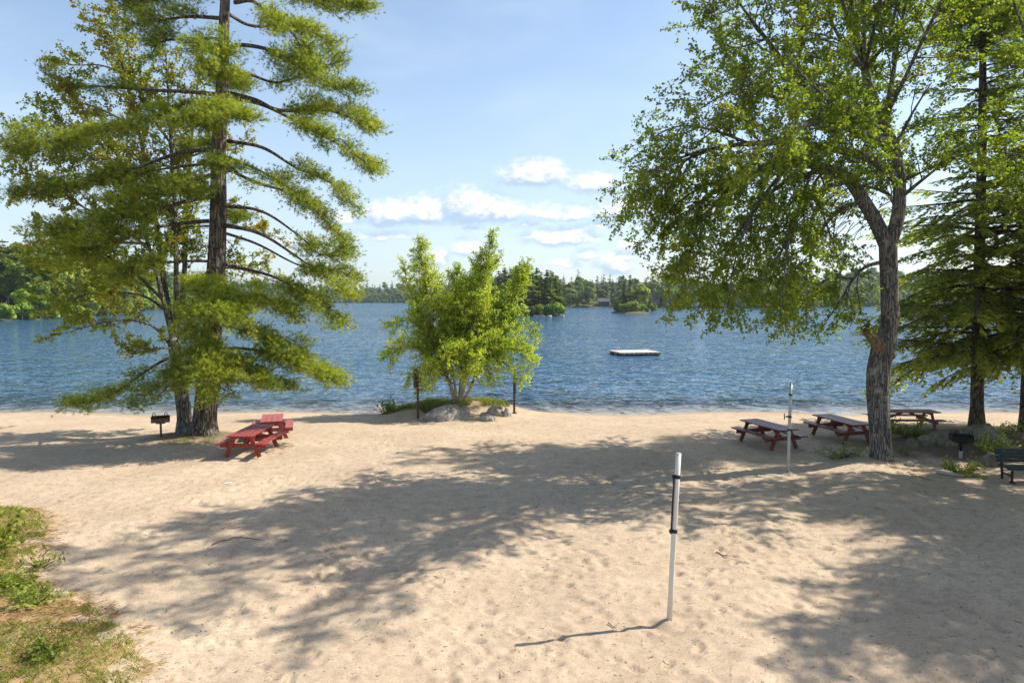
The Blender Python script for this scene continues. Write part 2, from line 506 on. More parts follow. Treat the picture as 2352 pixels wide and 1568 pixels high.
def build_beach():
    xs = axis([(-1600, -200, 200), (-200, -40, 10), (-40, -13, .5), (-13, 13, .055), (13, 34, .3), (34, 200, 10), (200, 1600, 200)])
    ys = axis([(-60, 0, 6), (0, 5.5, .5), (5.5, 15.5, .042), (15.5, 24, .08), (24, 35, .12), (35, 70, 2.5), (70, 2400, 233)])
    X, Y = np.meshgrid(xs, ys)
    Z = ground_z(X, Y)
    land = sstep(33.0, 29.5, Y)
    near = sstep(20, 14, Y)
    nz = (vnoise(X * 2.2, Y * 2.2, 1) - .5) * .030 + (vnoise(X * 5.1, Y * 5.1, 2) - .5) * .016 + (vnoise(X * 11, Y * 11, 3) - .5) * .009
    Z += nz * land * (.55 + .45 * near)
    # foot prints and scuffs
    r = np.random.default_rng(5)
    n = 4200
    fx = r.uniform(-12.5, 12.5, n); fy = 5.6 + (r.random(n) ** 1.3) * 20; fa = r.uniform(0, 6.28, n)
    ln = r.uniform(.08, .20, n); wd = ln * r.uniform(.4, .8, n); dp = r.uniform(.006, .030, n) * (r.random(n) ** 1.2)
    for i in range(n):
        ix0, ix1 = np.searchsorted(xs, [fx[i] - .45, fx[i] + .45]); iy0, iy1 = np.searchsorted(ys, [fy[i] - .45, fy[i] + .45])
        if ix1 - ix0 < 2 or iy1 - iy0 < 2: continue
        sx = X[iy0:iy1, ix0:ix1] - fx[i]; sy = Y[iy0:iy1, ix0:ix1] - fy[i]
        c, s = math.cos(fa[i]), math.sin(fa[i])
        a = (sx * c + sy * s) / ln[i]; b = (-sx * s + sy * c) / wd[i]
        q = a * a + b * b
        Z[iy0:iy1, ix0:ix1] += dp[i] * (-np.exp(-q * 1.4) * 1.35 + .75 * np.exp(-((np.sqrt(q) - 1.35) * 2.4) ** 2) * (.6 + .4 * np.sin(3 * np.arctan2(b, a) + i)))
    # walking tracks
    for (x0, y0, x1, y1) in [(-8, 7.5, 6, 24), (-3, 6, -5, 29), (5, 6, -9, 20), (-11, 16, 8, 12.5), (2, 9, 9, 24), (9, 8, -2, 29), (-6, 9, 3, 7)]:
        L = math.hypot(x1 - x0, y1 - y0); m = int(L / .62)
        ux, uy = (x1 - x0) / L, (y1 - y0) / L
        for q in range(m):
            sd = .11 if q % 2 else -.11
            cxx = x0 + ux * q * .62 - uy * sd + r.normal(0, .05) + .35 * math.sin(q * .3); cyy = y0 + uy * q * .62 + ux * sd + r.normal(0, .05)
            ix0, ix1 = np.searchsorted(xs, [cxx - .4, cxx + .4]); iy0, iy1 = np.searchsorted(ys, [cyy - .4, cyy + .4])
            if ix1 - ix0 < 2 or iy1 - iy0 < 2: continue
            sx = X[iy0:iy1, ix0:ix1] - cxx; sy = Y[iy0:iy1, ix0:ix1] - cyy
            a = (sx * ux + sy * uy) / .14; b = (-sx * uy + sy * ux) / .065
            qq = np.sqrt(a * a + b * b)
            Z[iy0:iy1, ix0:ix1] += -.040 * sstep(1.25, .7, qq) + .016 * np.exp(-((qq - 1.5) * 2.6) ** 2)
    # sand heaped and scuffed at the feet of the posts
    for px, py in ((1537, 1428), (1809.5, 1086)):
        g0 = G(px, py)
        rr2 = (X - g0[0]) ** 2 + (Y - g0[1]) ** 2
        Z += .045 * np.exp(-rr2 / .020) - .035 * np.exp(-((np.sqrt(rr2) - .34) / .12) ** 2)
    # small sharp pits
    n = 1500
    fx = r.uniform(-12, 12, n); fy = 6 + (r.random(n) ** 1.3) * 14; rr = r.uniform(.05, .10, n); dp = r.uniform(.02, .055, n)
    for i in range(n):
        ix0, ix1 = np.searchsorted(xs, [fx[i] - .3, fx[i] + .3]); iy0, iy1 = np.searchsorted(ys, [fy[i] - .3, fy[i] + .3])
        if ix1 - ix0 < 2 or iy1 - iy0 < 2: continue
        a = (X[iy0:iy1, ix0:ix1] - fx[i]) / rr[i]; b = (Y[iy0:iy1, ix0:ix1] - fy[i]) / rr[i] / r.uniform(.6, 1.2)
        q = a * a + b * b
        Z[iy0:iy1, ix0:ix1] += dp[i] * (-np.exp(-q * 1.2) + .5 * np.exp(-((a - 1.5) ** 2 + b * b * .6)))
    V = np.stack([X, Y, Z], -1).reshape(-1, 3)
    ny, nx = X.shape
    i = np.arange(ny - 1)[:, None] * nx + np.arange(nx - 1)[None, :]
    F = np.stack([i, i + 1, i + nx + 1, i + nx], -1).reshape(-1, 4)
    a = Acc(); a.add(V, F, 0, turf_mask(X, Y).ravel(), True)
    # sand material
    m, k = newmat('beach_sand')
    p = wpos(k)
    sep = k.new('ShaderNodeSeparateXYZ'); k.l.new(p, sep.inputs[0])
    big = k.noise(p, .35, 4, .6)
    mid = k.noise(p, 3.0, 5, .65)
    fine = k.noise(p, 38, 5, .75)
    c = k.mix(k.smooth(big, .3, .7), (.460, .354, .246), (.540, .426, .302))
    c = k.mix(k.math('MULTIPLY', k.smooth(mid, .42, .72), .55), c, (.315, .240, .165))
    c = k.mix(k.math('MULTIPLY', k.smooth(fine, .50, .70), .65), c, (.20, .15, .105))
    grit = k.noise(p, 15, 6, .8)
    c = k.mix(k.math('MULTIPLY', k.smooth(grit, .50, .64), .40), c, (.225, .165, .115))
    # small dark bits of bark and needles lying in the sand
    bits = k.noise(k.mapping(p, (1, 1.0, 1)), 13, 3, .5)
    c = k.mix(k.math('MULTIPLY', k.smooth(bits, .66, .70), .75), c, (.085, .055, .035))
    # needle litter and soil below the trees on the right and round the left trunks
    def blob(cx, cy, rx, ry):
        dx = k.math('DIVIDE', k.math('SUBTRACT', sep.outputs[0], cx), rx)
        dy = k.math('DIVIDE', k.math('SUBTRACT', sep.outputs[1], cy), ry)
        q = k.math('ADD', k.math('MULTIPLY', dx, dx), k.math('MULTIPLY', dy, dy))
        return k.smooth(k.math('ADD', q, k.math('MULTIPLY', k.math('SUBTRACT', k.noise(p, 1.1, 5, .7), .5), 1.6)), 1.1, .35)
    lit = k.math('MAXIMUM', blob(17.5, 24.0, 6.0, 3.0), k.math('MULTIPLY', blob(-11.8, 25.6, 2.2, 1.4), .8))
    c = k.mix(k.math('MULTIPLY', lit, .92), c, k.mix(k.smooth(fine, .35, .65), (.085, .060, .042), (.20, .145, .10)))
    # mossy / grassy soil on the birch point
    c = k.mix(k.math('MULTIPLY', blob(-2.9, 32.6, 3.9, .95), .75), c, k.mix(k.smooth(mid, .35, .6), (.15, .13, .05), (.34, .25, .15)))
    # turf soil, lower left
    tm = k.math('ADD', attr(k, 'tint'), k.math('MULTIPLY', k.math('SUBTRACT', k.noise(p, 1.5, 6, .72), .5), 2.4))
    c = k.mix(k.math('MULTIPLY', k.smooth(tm, .38, .62), .9), c, k.mix(k.smooth(mid, .4, .62), (.36, .235, .11), (.22, .17, .06)))
    # damp strip at the water's edge
    wet = k.smooth(k.math('ADD', sep.outputs[2], k.math('MULTIPLY', k.math('SUBTRACT', k.noise(p, .8, 3), .5), .06)), -.235, -.275)
    c = k.mix(k.math('MULTIPLY', wet, .5), c, (.30, .20, .12))
    k.l.new(c, k.bsdf.inputs['Base Color'])
    k.bsdf.inputs['Roughness'].default_value = .95
    k.bsdf.inputs['Specular IOR Level'].default_value = .1
    hh = k.math('ADD', k.math('MULTIPLY', k.noise(p, 8, 7, .78), 1.0), k.math('MULTIPLY', fine, .45))
    b = k.new('ShaderNodeBump', inp={'Strength': .5, 'Distance': .045})
    k.l.new(hh, b.inputs['Height']); k.l.new(b.outputs[0], k.bsdf.inputs['Normal'])
    o = a.build('beach', m)
    tag(o, 'pale tan sandy beach with footprints running down to the lake', 'beach', kind='structure')


build_beach()


# ------------------------------------------------------------------ water
def build_water():
    a = Acc()
    a.add([[-1500, 29, -.30], [1500, 29, -.30], [1500, 2300, -.30], [-1500, 2300, -.30]], [[0, 1, 2, 3]])
    m, k = newmat('lake_water')
    k.n.remove(k.bsdf)
    p = wpos(k)
    sep = k.new('ShaderNodeSeparateXYZ'); k.l.new(p, sep.inputs[0])
    y = sep.outputs[1]
    w1 = k.noise(k.mapping(p, (1.05, .95, 1), (0, 0, .10)), 1.0, 2, .5, .35)
    w1 = k.math('POWER', k.math('MULTIPLY', w1, 1.55), 3.0)
    w2 = k.noise(k.mapping(p, (.30, .26, 1), (0, 0, -.18)), 1.0, 3, .55, .4)
    w2 = k.math('POWER', k.math('MULTIPLY', w2, 1.55), 3.0)
    w3 = k.noise(k.mapping(p, (3.2, 2.4, 1), (0, 0, .2)), 1.0, 2, .5)
    patch = k.smooth(k.noise(k.mapping(p, (.012, .03, 1)), 1.0, 3, .6), .3, .7, .65, 1.15)
    calm = k.smooth(y, 33, 37, .30, 1.0)
    h = k.math('ADD', k.math('MULTIPLY', w1, .17), k.math('ADD', k.math('MULTIPLY', w2, .30), k.math('MULTIPLY', w3, .05)))
    h = k.math('MULTIPLY', h, k.math('MULTIPLY', patch, calm))
    b = k.new('ShaderNodeBump', inp={'Strength': 1.0, 'Distance': 1.0})
    k.l.new(h, b.inputs['Height'])
    deep = k.new('ShaderNodeBsdfDiffuse', inp={'Color': (.030, .085, .150, 1)})
    see = k.new('ShaderNodeBsdfTransparent', inp={'Color': (.80, .86, .84, 1)})
    body = k.new('ShaderNodeMixShader')
    k.l.new(k.smooth(k.math('ADD', y, k.math('MULTIPLY', k.math('SUBTRACT', k.noise(p, .5, 3), .5), 2.5)), 33.6, 43.0), body.inputs[0])
    k.l.new(see.outputs[0], body.inputs[1]); k.l.new(deep.outputs[0], body.inputs[2])
    gl = k.new('ShaderNodeBsdfGlossy', inp={'Roughness': .06, 'Color': (.92, .96, 1, 1)})
    k.l.new(b.outputs[0], gl.inputs['Normal'])
    fr = k.new('ShaderNodeFresnel', inp={'IOR': 1.33})
    k.l.new(b.outputs[0], fr.inputs['Normal'])
    mx = k.new('ShaderNodeMixShader')
    k.l.new(fr.outputs[0], mx.inputs[0])
    k.l.new(body.outputs[0], mx.inputs[1]); k.l.new(gl.outputs[0], mx.inputs[2])
    k.l.new(mx.outputs[0], k.out.inputs[0])
    o = a.build('lake', m)
    tag(o, 'blue lake with small wind ripples', 'lake', kind='structure')


build_water()


# ------------------------------------------------------------------ sky and sun
SUN_EL, SUN_AZ = R(45.5), R(73.0)      # azimuth clockwise from +Y


def build_world():
    w = bpy.data.worlds.new("World"); SC.world = w; w.use_nodes = True
    k = NT(w.node_tree)
    for n in list(k.n): k.n.remove(n)
    out = k.new('ShaderNodeOutputWorld')
    sky = k.new('ShaderNodeTexSky')
    sky.sky_type = 'NISHITA'; sky.sun_disc = False
    sky.sun_elevation = SUN_EL; sky.sun_rotation = SUN_AZ
    sky.air_density = 1.0; sky.dust_density = 1.0; sky.ozone_density = 1.2; sky.altitude = 100
    bg = k.new('ShaderNodeBackground', inp={'Strength': .125})
    k.l.new(sky.outputs[0], bg.inputs[0])
    d = k.new('ShaderNodeTexCoord').outputs['Generated']
    sep = k.new('ShaderNodeSeparateXYZ'); k.l.new(d, sep.inputs[0])
    yy = k.math('MAXIMUM', sep.outputs[1], .05)
    u = k.math('DIVIDE', sep.outputs[0], yy); v = k.math('DIVIDE', sep.outputs[2], yy)
    front = k.smooth(sep.outputs[1], .15, .35)
    comb = k.new('ShaderNodeCombineXYZ'); k.l.new(u, comb.inputs[0]); k.l.new(v, comb.inputs[1])
    uv = comb.outputs[0]
    # node group: cumulus field
    g = bpy.data.node_groups.new('cumulus_field', 'ShaderNodeTree')
    g.interface.new_socket('u', in_out='INPUT', socket_type='NodeSocketFloat')
    g.interface.new_socket('v', in_out='INPUT', socket_type='NodeSocketFloat')
    g.interface.new_socket('field', in_out='OUTPUT', socket_type='NodeSocketFloat')
    q = NT(g)
    gi = q.new('NodeGroupInput'); go = q.new('NodeGroupOutput')
    cb = q.new('ShaderNodeCombineXYZ'); q.l.new(gi.outputs[0], cb.inputs[0]); q.l.new(gi.outputs[1], cb.inputs[1])
    vec = q.mapping(cb.outputs[0], (1, 1.5, 1))
    n1 = q.noise(vec, 22, 6, .62); n2 = q.noise(q.mapping(vec, loc=(3.1, 7.7, 2.0)), 22, 5, .6)
    uu = q.math('ADD', gi.outputs[0], q.math('MULTIPLY', q.math('SUBTRACT', n2, .5), .035))
    vv = q.math('ADD', gi.outputs[1], q.math('MULTIPLY', q.math('SUBTRACT', n1, .5), .030))
    CL = [(905, 503, 78, 42, 1), (975, 500, 75, 50, 1), (1085, 492, 80, 62, .95), (1150, 495, 65, 40, .85), (1225, 412, 82, 42, .95), (1195, 425, 50, 22, .7), (1360, 432, 70, 34, .7),
          (1290, 552, 85, 34, .95), (1240, 548, 40, 22, .7), (1440, 486, 70, 40, .95), (1390, 492, 40, 22, .8), (1415, 612, 52, 44, .85), (1445, 566, 30, 14, .7),
          (1072, 578, 36, 32, .85), (1012, 594, 26, 22, .8), (1250, 498, 60, 28, .65), (1325, 500, 50, 28, .75), (880, 545, 75, 20, .5), (1350, 590, 30, 18, .6),
          (1300, 606, 32, 14, .6), (1380, 520, 34, 16, .6), (1085, 524, 20, 12, .6), (790, 510, 60, 24, .5), (1560, 620, 60, 16, .45), (1620, 500, 70, 34, .5),
          (700, 560, 70, 22, .4), (1210, 520, 30, 12, .6)]
    f = None
    for (px, py, a, b, s) in CL:
        cu, cv = (px - CX) / FPX, (HOR - py) / FPX
        a *= 1.18; b *= 1.12
        du = q.math('MULTIPLY', q.math('SUBTRACT', uu, cu), FPX / a)
        dv = q.math('SUBTRACT', vv, cv)
        dv = q.math('MAXIMUM', q.math('MULTIPLY', dv, FPX / b), q.math('MULTIPLY', dv, -FPX / (b * .45)))
        r = q.math('SQRT', q.math('MULTIPLY_ADD', du, du, q.math('MULTIPLY', dv, dv)))
        mm = q.math('MULTIPLY', q.math('SUBTRACT', 1.0, r), s)
        f = mm if f is None else q.math('MAXIMUM', f, mm)
    f = q.math('ADD', f, q.math('MULTIPLY', q.math('SUBTRACT', q.noise(vec, 60, 6, .65), .5), .85))
    q.l.new(f, go.inputs[0])
    def field(a, b):
        n = k.n.new('ShaderNodeGroup'); n.node_tree = g
        k.l.new(a, n.inputs[0]); k.l.new(b, n.inputs[1])
        return n.outputs[0]
    f0 = field(u, v)
    f1 = field(k.math('ADD', u, .008), k.math('ADD', v, .014))
    dens = k.math('MULTIPLY', k.smooth(f0, -.16, .50), front)
    lit = k.smooth(k.math('SUBTRACT', f0, f1), -.15, .55)
    ccol = k.mix(lit, (.45, .59, .77), (1.0, 1.0, .99))
    cbg = k.new('ShaderNodeBackground', inp={'Strength': .74}); k.l.new(ccol, cbg.inputs[0])
    # thin high veil
    veil = k.noise(k.mapping(uv, (1.0, 3.2, 1), (0, 0, .25)), 2.3, 5, .55, .5)
    low = k.smooth(sep.outputs[2], .50, .02, 0.02, .46)
    vf = k.math('ADD', k.math('MULTIPLY', k.smooth(veil, .42, .75, 0, .34), k.smooth(sep.outputs[2], .0, .1)), low, clamp=True)
    vbg = k.new('ShaderNodeBackground', inp={'Color': (.70, .86, 1.0, 1), 'Strength': .64})
    m1 = k.new('ShaderNodeMixShader'); k.l.new(vf, m1.inputs[0]); k.l.new(bg.outputs[0], m1.inputs[1]); k.l.new(vbg.outputs[0], m1.inputs[2])
    m2 = k.new('ShaderNodeMixShader'); k.l.new(k.math('MULTIPLY', dens, .92), m2.inputs[0]); k.l.new(m1.outputs[0], m2.inputs[1]); k.l.new(cbg.outputs[0], m2.inputs[2])
    k.l.new(m2.outputs[0], out.inputs[0])
    s = bpy.data.lights.new('sun', 'SUN'); s.energy = 4.7; s.angle = R(.53); s.color = (1, .93, .82)
    so = bpy.data.objects.new('sun', s); COL.objects.link(so)
    sd = Vector((math.sin(SUN_AZ) * math.cos(SUN_EL), math.cos(SUN_AZ) * math.cos(SUN_EL), math.sin(SUN_EL)))
    so.rotation_euler = sd.to_track_quat('Z', 'Y').to_euler()
    so.location = (60, 20, 60)


build_world()
SC.view_settings.view_transform = 'Standard'
SC.view_settings.look = 'None'
SC.view_settings.gamma = 1.0
SC.view_settings.exposure = 0.70
SC.render.engine = 'CYCLES'
SC.cycles.use_denoising = True
SC.cycles.max_bounces = 10
SC.cycles.transmission_bounces = 8
SC.cycles.transparent_max_bounces = 12
SC.cycles.diffuse_bounces = 5
SC.cycles.sample_clamp_indirect = 6.0


# ------------------------------------------------------------------ tree growth
def rot_about(v, ax, ang):
    ax = nrm(ax); c, s = math.cos(ang), math.sin(ang)
    return v * c + np.cross(ax, v) * s + ax * np.dot(ax, v) * (1 - c)


def grow(p, d, L, n, grav, wander, lift=0.0):
    pts = [np.array(p, float)]
    d = nrm(d)
    st = L / n
    for i in range(n):
        d = nrm(d + rng.normal(0, wander, 3) + np.array([0, 0, -grav + lift * (i / n)]) * st)
        pts.append(pts[-1] + d * st)
    return np.array(pts)


def broadleaf(wood, crown, limbs, sec_step, sec_len, twig_step, twig_len, leaf_per, leaf_len, grav, t0=.3, wander=.16, leaf_w=.40, up=.15, seclim=99, tintf=None, tw_r=.007):
    """limbs: list of (pts, r0, r1[, leafy]); wood/crown accumulators"""
    TC, TD = [], []           # twig starts / dirs / lengths
    for lb in limbs:
        P, L = resample(lb[0], .22)
        r = np.linspace(lb[1], lb[2], len(P))
        tube(wood, P, r, 8 if lb[1] < .12 else 12, 0, .015)
        leafy = lb[3] if len(lb) > 3 else 1.0
        if leafy <= 0: continue
        T = nrm(np.gradient(P, axis=0))
        ns = int(L * (1 - t0) / sec_step * leafy)
        for j in range(ns):
            t = t0 + (1 - t0) * (j + rng.random()) / max(ns, 1)
            i = min(int(t * (len(P) - 1)), len(P) - 1)
            ax = np.cross(T[i], rng.normal(0, 1, 3))
            d = rot_about(T[i], ax, rng.uniform(.5, 1.15)) + np.array([0, 0, up])
            sl = min(sec_len, seclim * L) * rng.uniform(.5, 1.2) * (1.15 - .5 * t)
            S = grow(P[i], d, sl, 6, grav, wander)
            rs = max(.008, min(r[i] * .5, .012 * sl + .006))
            tube(wood, S, np.linspace(rs, .004, len(S)), 4, 0, 0, False)
            ST = nrm(np.gradient(S, axis=0))
            nt = max(2, int(sl / twig_step))
            for q in range(nt):
                f = .2 + .8 * (q + rng.random()) / nt
                k = min(int(f * 6), 5); ff = f * 6 - k
                TC.append(S[k] * (1 - ff) + S[k + 1] * ff)
                TD.append(nrm(ST[k] * .7 + rng.normal(0, .6, 3) + np.array([0, 0, up * .6])) * twig_len * rng.uniform(.5, 1.2))
            TC.append(S[-1]); TD.append(ST[-1] * twig_len * .7)
    TC = np.array(TC); TD = np.array(TD)
    TD[:, 2] -= grav * np.linalg.norm(TD, axis=1) * .3
    prisms(wood, TC, TC + TD, tw_r, .002, 0)
    n = len(TC)
    f = rng.uniform(.15, 1.1, (n, leaf_per))
    C = (TC[:, None] + TD[:, None] * f[..., None]).reshape(-1, 3)
    clump = np.repeat(vnoise(TC[:, 0] * .8 + 50, TC[:, 2] * .8 + TC[:, 1] * .5 + 50, 11), leaf_per)
    m = len(C)
    C = C + rng.normal(0, .035, (m, 3))
    D = nrm(np.repeat(nrm(TD), leaf_per, 0) * .5 + rng.normal(0, .7, (m, 3)) + np.array([0, 0, -.25]))
    ln = leaf_len * rng.uniform(.65, 1.25, (m, 1))
    nn = nrm(rng.normal(0, .8, (m, 3)) + np.array([0, 0, .7]))
    W = nrm(np.cross(D, nn)) * ln * leaf_w
    t = np.clip(rng.normal(.45, .22, m) + (clump - .5) * .5, 0, 1)
    if tintf is not None: t = tintf(C, t)
    leaves(crown, C, D * ln, W, 0, t)
    return m


def V3(l):
    """[(px,py,Y),...] -> points"""
    return [at(*q) for q in l]


# ---- big maple on the right
def build_maple():
    base = G(2025, 1055)
    root = thing('maple_tree', 'large spreading maple with a thick ridged trunk and a broken limb stub', 'tree', base)
    tr = Acc(); wood = Acc(); cr = Acc()
    Y = 22.0
    tpts = V3([(2024, 1066, Y), (2022, 1010, Y), (2018, 930, Y), (2018, 860, Y), (2028, 800, Y), (2043, 745, Y), (2042, 650, Y), (2040, 560, Y)])
    P, L = resample(tpts, .14)
    z = P[:, 2] - base[2]
    rad = np.interp(z, [-.3, .1, .5, 1.5, 2.8, 3.6, 4.2, 5.5, 7.2], [.385, .36, .325, .325, .355, .345, .275, .26, .265])
    tube(tr, P, rad, 28, 0, .018)
    limbs = [
        ([(2040, 570, Y), (2012, 510, Y), (1985, 465, Y), (1950, 415, 21.8), (1900, 388, 21.5), (1820, 372, 21.4), (1720, 395, 21.2), (1620, 455, 21), (1545, 520, 21)], .24, .025),
        ([(1950, 415, 21.8), (1880, 440, 21.2), (1830, 500, 20.6), (1790, 590, 20.2), (1760, 680, 20)], .09, .015),
        ([(1900, 388, 21.5), (1800, 420, 22), (1720, 500, 22.4), (1660, 600, 22.6), (1620, 690, 22.7)], .08, .015),
        ([(1985, 465, 22), (1930, 480, 22.4), (1880, 540, 23), (1855, 620, 23.3), (1830, 720, 23.4)], .08, .015, .8),
        ([(1900, 388, 21.5), (1870, 430, 22.3), (1900, 520, 23), (1930, 620, 23.4), (1920, 720, 23.5)], .05, .012, .7),
        ([(2035, 600, Y), (1990, 612, 21.8), (1960, 640, 21.6), (1930, 690, 21.5), (1890, 750, 21.5)], .07, .012, .6),
        ([(2040, 570, Y), (2062, 500, Y), (2066, 420, Y), (2055, 340, Y), (2020, 260, Y), (1985, 160, Y), (1960, 40, Y), (1950, -90, Y)], .225, .03),
        ([(2066, 420, Y), (2010, 370, 21.8), (1930, 345, 21.5), (1830, 330, 21.2), (1720, 330, 21), (1600, 350, 21), (1490, 395, 21)], .17, .02),
        ([(1720, 330, 21), (1640, 300, 20.5), (1560, 290, 20.2), (1490, 320, 20)], .05, .015),
        ([(1600, 350, 21), (1540, 400, 21.5), (1490, 460, 22), (1480, 500, 22)], .04, .012),
        ([(2055, 340, Y), (1980, 310, 21.8), (1900, 250, 21.4), (1830, 180, 21), (1760, 90, 20.8), (1700, 10, 20.6), (1670, -50, 20.5)], .15, .02),
        ([(1900, 250, 21.4), (1800, 230, 21.8), (1720, 200, 22), (1650, 140, 22.2)], .07, .015),
        ([(1830, 180, 21), (1840, 90, 20.5), (1850, 0, 20), (1860, -90, 20)], .06, .015),
        ([(2030, 280, Y), (2050, 180, 22.4), (2065, 80, 22.6), (2085, -50, 23)], .10, .02),
        ([(2062, 460, Y), (2110, 420, 21.6), (2160, 380, 21.2), (2205, 340, 21)], .07, .015),
        ([(2055, 340, Y), (2090, 270, 21.5), (2120, 220, 21), (2140, 190, 20.8)], .06, .015, .7),
        ([(2050, 330, Y), (1960, 300, 19.5), (1870, 285, 17.3), (1780, 320, 15.8), (1720, 370, 15.2)], .12, .02),
        ([(1960, 300, 19.5), (1900, 230, 18), (1840, 170, 17), (1800, 120, 16.6)], .07, .015),
        ([(1985, 160, Y), (1930, 90, 20), (1890, 0, 18.6), (1870, -90, 18)], .08, .015),
        ([(1900, 388, 21.5), (1800, 380, 24), (1690, 420, 26), (1610, 480, 27)], .10, .015),
        ([(1800, 380, 24), (1760, 480, 25), (1730, 580, 25.6), (1720, 660, 25.8)], .06, .015),
        ([(2055, 340, Y), (1990, 270, 24.6), (1900, 210, 26.6), (1820, 160, 28)], .12, .02),
        ([(1990, 270, 24.6), (1980, 160, 26), (1960, 60, 27), (1950, -20, 27.5)], .07, .015),
        ([(2064, 480, Y), (2030, 440, 24.5), (1960, 430, 26.5), (1880, 470, 28)], .09, .015),
        ([(1720, 395, 21.2), (1640, 470, 20.4), (1590, 560, 20), (1580, 640, 19.8)], .05, .012, 1.2),
        ([(1820, 372, 21.4), (1740, 470, 20.4), (1690, 590, 19.6), (1670, 720, 19.4)], .06, .012, 1.2),
        ([(1870, 380, 21.4), (1820, 520, 19.6), (1800, 640, 18.8), (1790, 740, 18.6)], .05, .012, 1.0),
        ([(1620, 350, 21), (1540, 380, 20.4), (1480, 420, 20), (1450, 450, 20)], .04, .012, 1.2),
        ([(1760, 90, 20.8), (1690, 110, 20.4), (1640, 90, 20.2)], .04, .012, 1.2),
        ([(1830, 180, 21), (1740, 190, 20), (1660, 220, 19.5), (1590, 260, 19.2)], .05, .012, 1.2),
        ([(1720, 395, 21.2), (1610, 430, 21.4), (1530, 490, 21.6), (1490, 540, 21.6)], .05, .012, 1.2),
        ([(1620, 455, 21), (1580, 540, 20.6), (1570, 620, 20.4), (1575, 660, 20.4)], .04, .012, 1.2),
        ([(1660, 600, 22.6), (1620, 670, 22.4), (1600, 725, 22.3)], .03, .01, 1.2),
        ([(1700, 10, 20.6), (1660, 30, 20.2), (1640, 10, 20)], .03, .01, 1.2),
        ([(1985, 160, 22), (2040, 90, 21.4), (2060, 0, 21), (2070, -90, 21)], .06, .012),
        ([(1960, 640, 21.6), (1900, 640, 21.8), (1840, 690, 22), (1800, 750, 22)], .04, .012, 1.0),
    ]
    limbs = [(V3(l[0]), *l[1:]) for l in limbs]
    o0 = at(1985, 160, Y); o1 = at(2030, 280, Y)
    for e in ([12.5, 15.0, 16.5], [10.0, 15.8, 17.5], [8.3, 17.2, 17.5], [6.4, 18.6, 17.0], [11.5, 19.0, 16.5]):
        e = np.array(e, float); q = o0 if e[0] < 11 else o1
        limbs.append(([q, q * .55 + e * .45 + np.array([0, 0, .9]), e], .06, .012, 1.1))
    q = at(2055, 340, Y); q2 = at(2066, 420, Y)
    limbs.append(([q2, np.array([13.0, 19.5, 9.4]), np.array([14.6, 18.0, 8.8])], .04, .010, 1.2))
    n = broadleaf(wood, cr, limbs, .185, 1.8, .12, .40, 14, .090, .14, t0=.20, wander=.18, up=.10, tw_r=.005)
    print('maple leaves', n)
    for q in range(46):      # bare drooping twigs below the arching limb
        p0 = at(rng.uniform(1830, 2000), rng.uniform(400, 520), rng.uniform(20.5, 22.5))
        P, L = resample(grow(p0, [rng.normal(-.4, .3), rng.normal(0, .3), -.2], rng.uniform(.9, 2.4), 7, .35, .14), .2)
        tube(wood, P, np.linspace(.016, .004, len(P)), 5, 0, 0, False)
    tr.build('trunk', M['maplebark'], root, base)
    wood.build('limb_wood', M['maplebark'], root, base)
    cr.build('crown', M['maple'], root, base)
    st = Acc()
    P, L = resample(V3([(2042, 822, 21.95), (2024, 800, 21.85), (2005, 774, 21.75), (1992, 757, 21.7)]), .07)
    tube(st, P, np.linspace(.225, .16, len(P)), 18, 0, .06)
    prisms(st, [P[-1]] * 7 + rng.normal(0, .1, (7, 3)), [P[-1] + (P[-1] - P[-4]) * .5] * 7 + rng.normal(0, .1, (7, 3)), .05, .01)
    so = st.build('broken_limb_stub', M['deadwood'], root, base)
    so['label'] = 'snapped-off limb with bare orange-brown wood'
    return root


